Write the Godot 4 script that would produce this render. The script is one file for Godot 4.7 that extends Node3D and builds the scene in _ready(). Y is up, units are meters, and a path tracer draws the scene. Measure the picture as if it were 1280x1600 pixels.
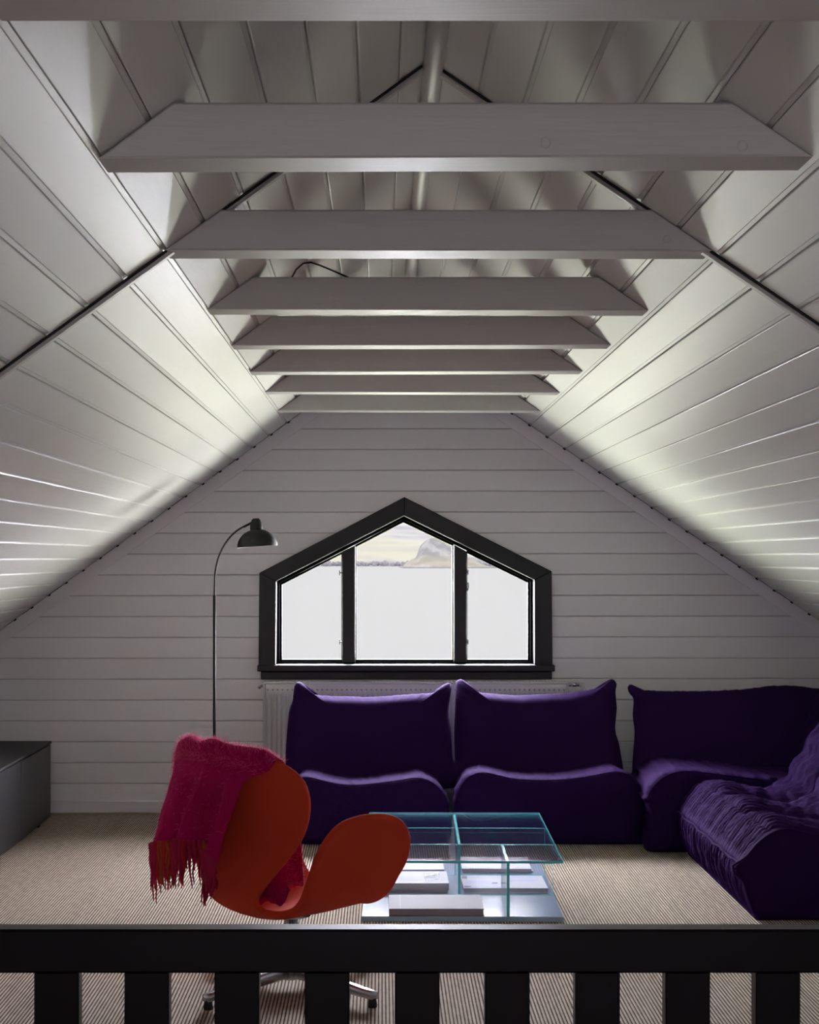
extends Node3D
# An attic room: boarded ceiling, collar beams, a gable window over a fjord, purple lounge seats, a glass table and an orange lounge chair.

const FOCAL := 2534.0      # focal length in pixels of a 1280 x 1600 picture
const AXIS := Vector2(597, 872)   # where the room's long axis runs to
const EYE := 1.3
const GABLE := 8.28
const APEX := Vector2(0.1055, 2.4187)
const SLOPE_L := 0.7226
const SLOPE_R := 0.675

var rng := RandomNumberGenerator.new()
var noise := FastNoiseLite.new()
var used := {}
var M := {}


func _ready() -> void:
	rng.seed = 2024
	# camera: level, the lens shifted so that uprights stay upright
	var cam := Camera3D.new()
	cam.name = "camera"
	cam.projection = Camera3D.PROJECTION_FRUSTUM
	cam.near = 0.1
	cam.far = 9000.0
	cam.size = 1600.0 / FOCAL * cam.near
	cam.frustum_offset = Vector2((640.0 - AXIS.x) / FOCAL, (AXIS.y - 800.0) / FOCAL) * cam.near
	cam.position = Vector3(0, EYE, 0)
	add_child(cam)
	cam.current = true
	# overcast sky
	var sky := ProceduralSkyMaterial.new()
	sky.sky_top_color = Color(0.94, 0.94, 0.945)
	sky.sky_horizon_color = Color(0.97, 0.97, 0.97)
	sky.sky_curve = 0.2
	sky.ground_bottom_color = Color(0.55, 0.58, 0.50)
	sky.ground_horizon_color = Color(0.75, 0.77, 0.74)
	sky.sky_energy_multiplier = 1.02
	sky.sun_angle_max = 0.0
	var env := Environment.new()
	env.background_mode = Environment.BG_SKY
	env.sky = Sky.new()
	env.sky.sky_material = sky
	env.tonemap_mode = Environment.TONE_MAPPER_LINEAR
	env.tonemap_exposure = 1.18
	env.sdfgi_enabled = true
	env.ssao_enabled = true
	env.ssil_enabled = true
	var we := WorldEnvironment.new()
	we.name = "world_environment"
	we.environment = env
	add_child(we)
	# unseen lamp panels strengthen the overcast daylight through the gable window: the bright fjord and grass from below, the sky from above
	daylight("daylight_from_water", Vector3(0.12, -0.5, -GABLE - 2.1), Vector2(2.8, 2.4), 12.0, Color(0.99, 1.0, 0.93), 4.5)
	daylight("added_daylight_left", Vector3(-3.1, 0.15, -GABLE - 1.9), Vector2(3.6, 2.0), 8.0, Color(0.98, 1.0, 0.92), 18.0, -50.0)  # added side panel, spreads light over the ceiling away from its hot centre
	daylight("added_daylight_right", Vector3(3.3, 0.15, -GABLE - 1.9), Vector2(3.6, 2.0), 8.0, Color(0.99, 0.985, 0.96), 18.0, 50.0)  # its added counterpart on the other side, no such bright source outside
	daylight("daylight_from_sky", Vector3(0.12, 2.35, -GABLE - 2.6), Vector2(6.0, 2.8), -12.0, Color(0.95, 0.95, 1.0), 40.0)
	# fill lamp added at an unseen, assumed window behind the camera
	var b := AreaLight3D.new()
	b.name = "rear_fill_lamp"
	b.area_size = Vector2(1.4, 0.85)
	b.area_normalize_energy = false
	b.light_energy = 1.25
	b.light_color = Color(0.98, 0.94, 0.98)
	b.position = Vector3(0.1, 1.32, Z_NEAR - 0.03)
	b.shadow_enabled = true
	b.area_range = 30.0
	add_child(b)
	make_materials()
	make_shell()
	make_ceiling()
	make_gable()
	make_window()
	make_beams()
	make_sofas()
	make_chair()
	make_throw()
	make_table()
	make_sideboard()
	make_radiator()
	make_railing()
	make_lamp()
	make_books()
	make_outside()

func daylight(called: String, where: Vector3, size: Vector2, tilt: float, c: Color, energy: float, turn := 0.0) -> void:
	var l := AreaLight3D.new()
	l.name = called
	l.area_size = size
	l.area_normalize_energy = false
	l.light_energy = energy
	l.light_color = c
	l.area_range = 40.0
	l.shadow_enabled = true
	l.position = where
	l.rotation = Vector3(deg_to_rad(tilt), PI - deg_to_rad(turn), 0)
	add_child(l)

# ---------------------------------------------------------------- helpers
func at(px: float, py: float, d: float) -> Vector3:   # a point at depth d seen at that pixel
	return Vector3((px - AXIS.x) * d / FOCAL, EYE + (AXIS.y - py) * d / FOCAL, -d)

func numbered(called: String) -> String:
	var n: int = used.get(called, 0)
	used[called] = n + 1
	return called if n == 0 else "%s_%03d" % [called, n]

func tag(o: Node3D, label: String, category: String, group := "") -> void:
	o.set_meta("label", label)
	o.set_meta("category", category)
	if group:
		o.set_meta("group", group)

func thing(called: String, label: String, category: String, base := Vector3.ZERO, group := "") -> Node3D:
	var o := Node3D.new()
	o.name = numbered(called)
	o.position = base
	add_child(o)
	tag(o, label, category, group)
	return o

func setting(called: String, base := Vector3.ZERO) -> Node3D:
	var o := Node3D.new()
	o.name = called
	o.position = base
	add_child(o)
	o.set_meta("kind", "structure")
	return o

# a named mesh under a thing (mesh in world coordinates) or under a part (in the part's own)
func part(parent: Node3D, called: String, mesh: Mesh, m: Material) -> MeshInstance3D:
	var o := MeshInstance3D.new()
	var n := 0
	var want := called
	while parent.has_node(NodePath(want)):
		n += 1
		want = "%s_%03d" % [called, n]
	o.name = want
	o.mesh = mesh
	o.material_override = m
	parent.add_child(o, true)
	if parent.get_parent() == self and not parent is MeshInstance3D:
		o.position = -parent.position
	return o

func begin(smooth := false) -> SurfaceTool:
	var st := SurfaceTool.new()
	st.begin(Mesh.PRIMITIVE_TRIANGLES)
	st.set_smooth_group(0 if smooth else -1)
	return st

func finish(st: SurfaceTool) -> ArrayMesh:
	st.generate_normals()
	return st.commit()

func tri(st: SurfaceTool, a: Vector3, b: Vector3, c: Vector3) -> void:   # counter-clockwise seen from outside
	st.add_vertex(a)
	st.add_vertex(c)
	st.add_vertex(b)

func quad(st: SurfaceTool, a: Vector3, b: Vector3, c: Vector3, d: Vector3) -> void:
	tri(st, a, b, c)
	tri(st, a, c, d)

func tri_out(st: SurfaceTool, a: Vector3, b: Vector3, c: Vector3, centre: Vector3) -> void:
	if (b - a).cross(c - a).dot((a + b + c) / 3.0 - centre) >= 0:
		tri(st, a, b, c)
	else:
		tri(st, a, c, b)

func quad_out(st: SurfaceTool, a: Vector3, b: Vector3, c: Vector3, d: Vector3, centre: Vector3) -> void:
	tri_out(st, a, b, c, centre)
	tri_out(st, a, c, d, centre)

# a convex hexahedron-like bevelled box
func box(st: SurfaceTool, lo: Vector3, hi: Vector3, b := 0.0) -> void:
	var c := (lo + hi) / 2.0
	var h := (hi - lo) / 2.0
	b = minf(b, minf(h.x, minf(h.y, h.z)) * 0.9)
	var v := func(sx: float, sy: float, sz: float, ax: int) -> Vector3:
		var e := h - Vector3(b, b, b)
		e[ax] = h[ax]
		return c + Vector3(e.x * sx, e.y * sy, e.z * sz)
	for ax in 3:
		for s in [-1.0, 1.0]:
			var p := []
			for q in [[-1.0, -1.0], [1.0, -1.0], [1.0, 1.0], [-1.0, 1.0]]:
				var g := Vector3.ZERO
				g[ax] = s
				g[(ax + 1) % 3] = q[0]
				g[(ax + 2) % 3] = q[1]
				p.append(v.call(g.x, g.y, g.z, ax))
			quad_out(st, p[0], p[1], p[2], p[3], c)
	if b <= 0.0:
		return
	for ax in 3:
		var a1 := (ax + 1) % 3
		var a2 := (ax + 2) % 3
		for s1 in [-1.0, 1.0]:
			for s2 in [-1.0, 1.0]:
				var g0 := Vector3.ZERO
				g0[ax] = -1.0
				g0[a1] = s1
				g0[a2] = s2
				var g1 := g0
				g1[ax] = 1.0
				quad_out(st, v.call(g0.x, g0.y, g0.z, a1), v.call(g1.x, g1.y, g1.z, a1), v.call(g1.x, g1.y, g1.z, a2), v.call(g0.x, g0.y, g0.z, a2), c)
	for sx in [-1.0, 1.0]:
		for sy in [-1.0, 1.0]:
			for sz in [-1.0, 1.0]:
				tri_out(st, v.call(sx, sy, sz, 0), v.call(sx, sy, sz, 1), v.call(sx, sy, sz, 2), c)

func box_mesh(lo: Vector3, hi: Vector3, b := 0.0) -> ArrayMesh:
	var st := begin()
	box(st, lo, hi, b)
	return finish(st)

func inset(p: PackedVector2Array, b: float) -> PackedVector2Array:   # p counter-clockwise
	var out := PackedVector2Array()
	var n := p.size()
	for i in n:
		var e0 := (p[i] - p[(i + n - 1) % n]).normalized()
		var e1 := (p[(i + 1) % n] - p[i]).normalized()
		var n0 := Vector2(-e0.y, e0.x)
		var n1 := Vector2(-e1.y, e1.x)
		var m := (n0 + n1).normalized()
		out.append(p[i] + m * b / maxf(0.35, m.dot(n0)))
	return out

# a flat outline in x and y given depth along z, its front edge bevelled
func slab(st: SurfaceTool, poly: PackedVector2Array, z_back: float, z_front: float, b := 0.0) -> void:
	var p := poly.duplicate()
	if Geometry2D.is_polygon_clockwise(p):
		p.reverse()
	# is_polygon_clockwise judges y down as in 2D; make sure of a positive area
	var area := 0.0
	for i in p.size():
		area += p[i].cross(p[(i + 1) % p.size()])
	if area < 0:
		p.reverse()
	var f := inset(p, b) if b > 0.0 else p
	var ids := Geometry2D.triangulate_polygon(f)
	if ids.is_empty():
		b = 0.0
		f = p
		ids = Geometry2D.triangulate_polygon(p)
	for k in range(0, ids.size(), 3):
		var a := f[ids[k]]
		var c := f[ids[k + 1]]
		var d := f[ids[k + 2]]
		if (c - a).cross(d - a) < 0:
			var t := c
			c = d
			d = t
		tri(st, Vector3(a.x, a.y, z_front), Vector3(c.x, c.y, z_front), Vector3(d.x, d.y, z_front))
		tri(st, Vector3(a.x, a.y, z_back), Vector3(d.x, d.y, z_back), Vector3(c.x, c.y, z_back))
	for i in p.size():
		var j := (i + 1) % p.size()
		var zm := z_front - b
		quad(st, Vector3(p[i].x, p[i].y, z_back), Vector3(p[j].x, p[j].y, z_back), Vector3(p[j].x, p[j].y, zm), Vector3(p[i].x, p[i].y, zm))
		if b > 0.0:
			quad(st, Vector3(p[i].x, p[i].y, zm), Vector3(p[j].x, p[j].y, zm), Vector3(f[j].x, f[j].y, z_front), Vector3(f[i].x, f[i].y, z_front))

func slab_mesh(poly: PackedVector2Array, z_back: float, z_front: float, b := 0.0) -> ArrayMesh:
	var st := begin()
	slab(st, poly, z_back, z_front, b)
	return finish(st)

# rows of points joined into a surface
func sheet(st: SurfaceTool, rows: Array, round_ := false, flip := false) -> void:
	for j in rows.size() - 1:
		var a: PackedVector3Array = rows[j]
		var b: PackedVector3Array = rows[j + 1]
		var n := a.size()
		for i in (n if round_ else n - 1):
			var k := (i + 1) % n
			if flip:
				quad(st, a[i], b[i], b[k], a[k])
			else:
				quad(st, a[i], a[k], b[k], b[i])

func tube(st: SurfaceTool, path: PackedVector3Array, radii: Array, sides := 10, caps := true) -> void:
	var rows := []
	var up := Vector3.UP
	for i in path.size():
		var t := (path[mini(i + 1, path.size() - 1)] - path[maxi(i - 1, 0)]).normalized()
		if absf(t.dot(up)) > 0.95 and i == 0:
			up = Vector3.RIGHT
		var x := up.cross(t).normalized()
		up = t.cross(x).normalized()
		var r: float = radii[mini(i, radii.size() - 1)]
		var ring := PackedVector3Array()
		for k in sides:
			var w := TAU * k / sides
			ring.append(path[i] + (x * cos(w) + up * sin(w)) * r)
		rows.append(ring)
	sheet(st, rows, true)
	if caps:
		for e in [0, path.size() - 1]:
			var ring: PackedVector3Array = rows[e]
			for k in sides:
				if e == 0:
					tri(st, path[e], ring[(k + 1) % sides], ring[k])
				else:
					tri(st, path[e], ring[k], ring[(k + 1) % sides])

func tube_mesh(path: PackedVector3Array, radii: Array, sides := 10) -> ArrayMesh:
	var st := begin(true)
	tube(st, path, radii, sides)
	return finish(st)

func lathe(st: SurfaceTool, base: Vector3, profile: Array, sides := 40, tilt := Basis()) -> void:   # profile: Vector2(radius, height) from bottom to top on the outside
	var rows := []
	for q in profile:
		var ring := PackedVector3Array()
		for k in sides:
			var w := -TAU * k / sides
			ring.append(base + tilt * Vector3(cos(w) * q.x, q.y, sin(w) * q.x))
		rows.append(ring)
	sheet(st, rows, true)

func curve(pts: Array, steps: int, closed := false) -> PackedVector2Array:   # Catmull-Rom
	var out := PackedVector2Array()
	var n := pts.size()
	for i in (n if closed else n - 1):
		var a: Vector2 = pts[(i + n - 1) % n] if closed else pts[maxi(i - 1, 0)]
		var b: Vector2 = pts[i]
		var c: Vector2 = pts[(i + 1) % n]
		var d: Vector2 = pts[(i + 2) % n] if closed else pts[mini(i + 2, n - 1)]
		for k in steps:
			out.append(b.cubic_interpolate(c, a, d, float(k) / steps))
	if not closed:
		out.append(pts[n - 1])
	return out

func even(p: PackedVector2Array, n: int) -> PackedVector2Array:   # a closed outline with n even steps
	var q := p.duplicate()
	q.append(p[0])
	var run := PackedFloat32Array([0.0])
	for i in range(1, q.size()):
		run.append(run[i - 1] + q[i].distance_to(q[i - 1]))
	var out := PackedVector2Array()
	var k := 0
	for i in n:
		var s := run[run.size() - 1] * i / n
		while run[k + 1] < s:
			k += 1
		out.append(q[k].lerp(q[k + 1], (s - run[k]) / maxf(run[k + 1] - run[k], 1e-9)))
	return out

# ---------------------------------------------------------------- materials
func tex(freq: float, size: int, low: float, high: float, octaves := 4, seed_ := 1, kind := FastNoiseLite.TYPE_SIMPLEX_SMOOTH) -> NoiseTexture2D:
	var f := FastNoiseLite.new()
	f.seed = seed_
	f.noise_type = kind
	f.frequency = freq
	f.fractal_octaves = octaves
	var t := NoiseTexture2D.new()
	t.width = size
	t.height = size
	t.seamless = true
	t.noise = f
	var g := Gradient.new()
	g.set_color(0, Color(low, low, low))
	g.set_color(1, Color(high, high, high))
	t.color_ramp = g
	return t

func mat(called: String, c: Color, rough: float, metal := 0.0) -> StandardMaterial3D:
	var m := StandardMaterial3D.new()
	m.resource_name = called
	m.albedo_color = c
	m.roughness = rough
	m.metallic = metal
	M[called] = m
	return m

func relief(m: StandardMaterial3D, t: Texture2D, depth_cm: float, scale_: Vector3, world := true) -> void:
	m.heightmap_enabled = true
	m.heightmap_texture = t
	m.heightmap_scale = depth_cm
	m.uv1_triplanar = true
	m.uv1_world_triplanar = world
	m.uv1_scale = scale_

func carpet_maps() -> Array:
	var n := 1024
	var ribs := 32
	var col := PackedByteArray()
	var hgt := PackedByteArray()
	col.resize(n * n * 3)
	hgt.resize(n * n)
	var f := FastNoiseLite.new()
	f.seed = 5
	f.frequency = 0.08
	var g := FastNoiseLite.new()
	g.seed = 9
	g.frequency = 0.011
	for y in n:
		for x in n:
			var u := fposmod(float(x) / n * ribs, 1.0)
			var rib := int(float(x) / n * ribs)
			var knot := 0.5 + 0.5 * sin(TAU * (float(y) / n * 56.0 + 0.5 * (rib % 2) + 0.12 * sin(rib * 12.9)))
			var h := pow(sin(PI * u), 0.7) * (0.72 + 0.28 * knot)
			var s := f.get_noise_2d(x, y) * 0.16 + g.get_noise_2d(x * 1.0, y * 0.4) * 0.10
			var warm := 0.5 + 0.5 * f.get_noise_2d(x * 0.5 + 300, y * 2.0)
			var k := clampf(0.30 + 0.70 * smoothstep(0.1, 0.85, h) + s, 0.12, 1.0)
			var i := (y * n + x)
			col[i * 3] = int(clampf(197.0 * k + 4.0 * warm, 0, 255))
			col[i * 3 + 1] = int(clampf(182.0 * k, 0, 255))
			col[i * 3 + 2] = int(clampf(165.0 * k - 4.0 * warm, 0, 255))
			hgt[i] = int(clampf(h * 220.0 + s * 80.0, 0, 255))
	return [ImageTexture.create_from_image(Image.create_from_data(n, n, false, Image.FORMAT_RGB8, col)), ImageTexture.create_from_image(Image.create_from_data(n, n, false, Image.FORMAT_L8, hgt))]

func make_materials() -> void:
	var grain := tex(0.012, 512, 0.0, 1.0, 5, 3)
	var fine := tex(0.05, 512, 0.0, 1.0, 4, 7)
	for k in 4:
		var shade: float = [0.86, 0.845, 0.87, 0.855][k]
		var m := mat("ceiling_paint_%d" % k, Color(shade, shade, shade * 0.985), [0.42, 0.46, 0.4, 0.48][k])
		relief(m, grain, 0.04, Vector3(9, 9, 0.7))
		var w := mat("wall_paint_%d" % k, Color(shade + 0.04, shade + 0.03, shade + 0.045), 0.5)
		relief(w, grain, 0.05, Vector3(0.9, 9, 9))
	var b := mat("beam_paint", Color(0.75, 0.74, 0.73), 0.44)
	b.metallic_specular = 0.6
	relief(b, grain, 0.04, Vector3(0.8, 9, 9))
	mat("gap_shade", Color(0.1, 0.1, 0.1), 0.9)  # black that stands in for the shade inside gaps
	mat("deck_paint", Color(0.78, 0.78, 0.77), 0.6)
	var bp := mat("black_paint", Color(0.062, 0.06, 0.085), 0.5)
	relief(bp, fine, 0.01, Vector3(6, 6, 6))
	var fp := mat("frame_paint", Color(0.062, 0.06, 0.085), 0.7)
	fp.metallic_specular = 0.15
	mat("rail_paint", Color(0.016, 0.012, 0.02), 0.36).metallic_specular = 0.25
	mat("cabinet_black", Color(0.12, 0.12, 0.14), 0.42)
	mat("cabinet_top", Color(0.045, 0.04, 0.045), 0.6)
	mat("lamp_black", Color(0.065, 0.062, 0.08), 0.7)
	mat("lamp_white", Color(0.85, 0.85, 0.85), 0.5)
	mat("radiator_white", Color(0.82, 0.82, 0.81), 0.35)
	mat("channel_shade_grey", Color(0.55, 0.55, 0.55), 0.6)  # grey for the shade painted at the channel ends
	mat("chrome", Color(0.75, 0.75, 0.77), 0.18, 1.0)
	mat("aluminium", Color(0.72, 0.72, 0.74), 0.24, 1.0)
	mat("rubber", Color(0.03, 0.03, 0.03), 0.7)
	mat("iron", Color(0.08, 0.08, 0.085), 0.5, 0.4)
	var pane := mat("window_glass", Color(1, 1, 1, 0.03), 0.0)
	pane.metallic_specular = 0.06
	pane.transparency = BaseMaterial3D.TRANSPARENCY_ALPHA
	var tg := mat("table_glass", Color(0.4, 0.55, 0.85, 0.012), 0.0)
	tg.transparency = BaseMaterial3D.TRANSPARENCY_ALPHA
	mat("glass_edge", Color(0.36, 0.76, 0.80), 0.12)
	var sg := mat("shelf_glass", Color(0.52, 0.58, 0.67), 0.14)
	sg.metallic_specular = 0.7
	var vel := mat("velvet", Color(0.155, 0.078, 0.235), 0.85)
	mat("shelf_edge", Color(0.62, 0.74, 0.80), 0.15)
	vel.rim_enabled = true
	vel.rim = 0.9
	vel.rim_tint = 1.0
	vel.metallic_specular = 0.1
	relief(vel, fine, 0.05, Vector3(5, 5, 5))
	var felt := mat("orange_felt", Color(0.73, 0.24, 0.16), 0.9)
	felt.rim_enabled = true
	felt.rim = 0.25
	felt.rim_tint = 0.6
	felt.metallic_specular = 0.15
	relief(felt, tex(0.2, 512, 0.0, 1.0, 3, 12), 0.03, Vector3(6, 6, 6), false)
	var wool := mat("mohair", Color(0.62, 0.07, 0.29), 1.0)
	wool.rim_enabled = true
	wool.rim = 0.6
	wool.rim_tint = 0.7
	wool.metallic_specular = 0.1
	relief(wool, tex(0.04, 512, 0.0, 1.0, 3, 21), 0.35, Vector3(6, 2.2, 6), false)
	mat("fringe_magenta", Color(0.62, 0.04, 0.24), 1.0)
	mat("fringe_red", Color(0.66, 0.07, 0.09), 1.0)
	mat("fringe_orange", Color(0.60, 0.21, 0.09), 1.0)
	var hair := mat("mohair_fuzz", Color(0.85, 0.28, 0.48), 0.9)
	hair.backlight_enabled = true
	hair.backlight = Color(0.7, 0.4, 0.5)
	var c := carpet_maps()
	var ca := mat("sisal_carpet", Color(1, 1, 1), 0.95)
	ca.albedo_texture = c[0]
	relief(ca, c[1], 0.5, Vector3(2.95, 2.95, 2.95))
	ca.metallic_specular = 0.2
	mat("paper", Color(0.86, 0.85, 0.84), 0.7)
	mat("page_edges", Color(0.60, 0.57, 0.58), 0.85)
	mat("grey_cover", Color(0.56, 0.55, 0.58), 0.55)
	mat("white_cover", Color(0.66, 0.67, 0.71), 0.35)
	mat("lilac_cover", Color(0.62, 0.64, 0.76), 0.3)
	mat("slate_cover", Color(0.36, 0.39, 0.52), 0.35)
	for q in ["grey_cover", "white_cover", "lilac_cover", "slate_cover", "page_edges"]:
		M[q].roughness = 0.7
		M[q].metallic_specular = 0.25
	mat("ink", Color(0.12, 0.12, 0.15), 0.6)
	mat("cable", Color(0.03, 0.03, 0.03), 0.5)
	mat("sealant", Color(0.62, 0.58, 0.22), 0.5)
	mat("fjord_water", Color(0.83, 0.83, 0.83), 0.7)
	mat("grass", Color(0.36, 0.45, 0.16), 0.95)
	var hl := mat("hillside", Color(1, 1, 1), 1.0)
	hl.vertex_color_use_as_albedo = true  # hill and headland colours are pale, overexposed haze put into them
	mat("shore_wood", Color(0.70, 0.68, 0.72), 1.0)

# ---------------------------------------------------------------- the room
func roof_y(x: float) -> float:
	return APEX.y - (APEX.x - x) * SLOPE_L if x < APEX.x else APEX.y - (x - APEX.x) * SLOPE_R

const KNEE_L := -2.2
const KNEE_R := 2.5
const Z_NEAR := 1.0

func board_mesh(w: float, len_: float, k: int) -> ArrayMesh:
	# across x from 0 to w, face at y = 0 looking to -y, behind it up to +0.02; a lower tongue on one edge, length along -z
	var face := w - 0.011
	var tongue := 0.0075
	var st := begin()
	var lift := [0.0, 0.0008, 0.0015, 0.0004][k] as float
	var prof := PackedVector2Array([Vector2(0, 0.02), Vector2(0, 0.0025), Vector2(0.002, lift), Vector2(face - 0.002, 0.0012 - lift * 0.5), Vector2(face, 0.0035), Vector2(face, tongue), Vector2(w - 0.001, tongue), Vector2(w - 0.001, 0.02)])
	var n := prof.size()
	for i in n:
		var a := prof[i]
		var b := prof[(i + 1) % n]
		quad(st, Vector3(a.x, a.y, 0), Vector3(b.x, b.y, 0), Vector3(b.x, b.y, -len_), Vector3(a.x, a.y, -len_))
	var ids := Geometry2D.triangulate_polygon(prof)
	for i in range(0, ids.size(), 3):
		for z in [0.0, -len_]:
			var c := Vector3(w / 2, 0.01, -len_ / 2)
			tri_out(st, Vector3(prof[ids[i]].x, prof[ids[i]].y, z), Vector3(prof[ids[i + 1]].x, prof[ids[i + 1]].y, z), Vector3(prof[ids[i + 2]].x, prof[ids[i + 2]].y, z), c)
	return finish(st)

func make_ceiling() -> void:
	var o := setting("ceiling")
	var joint := 3.65
	# shared meshes: near and far lengths
	var meshes := []
	for l in [Z_NEAR + joint - 0.004, GABLE - joint - 0.004]:
		var set_ := []
		for k in 4:
			set_.append(board_mesh(0.1077, l, k))
		meshes.append(set_)
	for side in 2:
		var sl := SLOPE_L if side == 0 else SLOPE_R
		var ang := atan(sl)
		var reach := (APEX.x - KNEE_L) / cos(ang) if side == 0 else (KNEE_R - APEX.x) / cos(ang)
		var first: float = [0.080, 0.0348][side]
		var s := first - 0.1077
		while s < reach:
			for part_ in 2:
				var b := MeshInstance3D.new()
				b.name = "board"
				var k := rng.randi() % 4
				b.mesh = meshes[part_][k]
				b.material_override = M["ceiling_paint_%d" % (rng.randi() % 4)]
				var from := maxf(s, 0.004)
				var dirx := Vector3(-cos(ang), -sin(ang), 0) if side == 0 else Vector3(cos(ang), -sin(ang), 0)
				var up := Vector3(-sin(ang), cos(ang), 0) if side == 0 else Vector3(sin(ang), cos(ang), 0)
				var bas := Basis(dirx * ((s + 0.1077 - from) / 0.1077), up, Vector3(0, 0, 1))
				var drop := -up * (rng.randf() * 0.0015)
				b.transform = Transform3D(bas, Vector3(APEX.x, APEX.y, Z_NEAR if part_ == 0 else -joint) + dirx * from + drop)
				if side == 0:   # keep it right-handed: run the board the other way instead of mirroring it
					b.transform = Transform3D(Basis(-dirx * ((s + 0.1077 - from) / 0.1077), up, Vector3(0, 0, 1)), Vector3(APEX.x, APEX.y, Z_NEAR if part_ == 0 else -joint) + dirx * (s + 0.1077) + drop)
				o.add_child(b, true)
			s += 0.1077
		# roof deck behind the boards
		var up2 := Vector2(-sin(ang), cos(ang)) if side == 0 else Vector2(sin(ang), cos(ang))
		var d2 := Vector2(-cos(ang), -sin(ang)) if side == 0 else Vector2(cos(ang), -sin(ang))
		var a2 := APEX + up2 * 0.021 - d2 * 0.02
		var poly := PackedVector2Array([a2, a2 + d2 * (reach + 0.35), a2 + d2 * (reach + 0.35) + up2 * 0.12, a2 + up2 * 0.12 - d2 * 0.09])
		part(o, "roof_deck", slab_mesh(poly, -GABLE - 0.22, Z_NEAR + 0.15), M.deck_paint)
		# the cover strip over the butt joints, a little proud, a black strip painted as gap shade on its near side
		var pts := [APEX + d2 * 0.02, APEX + d2 * (reach - 0.02)]
		var p0: Vector2 = pts[0] - up2 * 0.001
		var p1: Vector2 = pts[1] - up2 * 0.001
		part(o, "joint_strip", slab_mesh(PackedVector2Array([p0, p1, p1 - up2 * 0.010, p0 - up2 * 0.010]), -joint - 0.026, -joint - 0.002, 0.003), M.beam_paint)
		part(o, "joint_slot_shade", slab_mesh(PackedVector2Array([p0 + up2 * 0.0004, p1 + up2 * 0.0004, p1 - up2 * 0.0020, p0 - up2 * 0.0020]), -joint - 0.0015, -joint + 0.014), M.gap_shade)
	# ridge pole
	var st := begin(true)
	var pole := PackedVector3Array()
	for k in 12:
		pole.append(Vector3(APEX.x + 0.018 - 0.0012 * k, APEX.y - 0.012, lerpf(Z_NEAR, -GABLE, k / 11.0)))
	tube(st, pole, [0.024], 18, false)
	part(o, "ridge_pole", finish(st), M.beam_paint)

func gable_poly(lift := 0.0) -> PackedVector2Array:
	return PackedVector2Array([Vector2(KNEE_L, -0.02), Vector2(KNEE_R, -0.02), Vector2(KNEE_R, roof_y(KNEE_R) + lift), Vector2(APEX.x, APEX.y + lift), Vector2(KNEE_L, roof_y(KNEE_L) + lift)])

func px_poly(pts: Array, d: float) -> PackedVector2Array:
	var out := PackedVector2Array()
	for q in pts:
		var v := at(q[0], q[1], d)
		out.append(Vector2(v.x, v.y))
	return out

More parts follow.
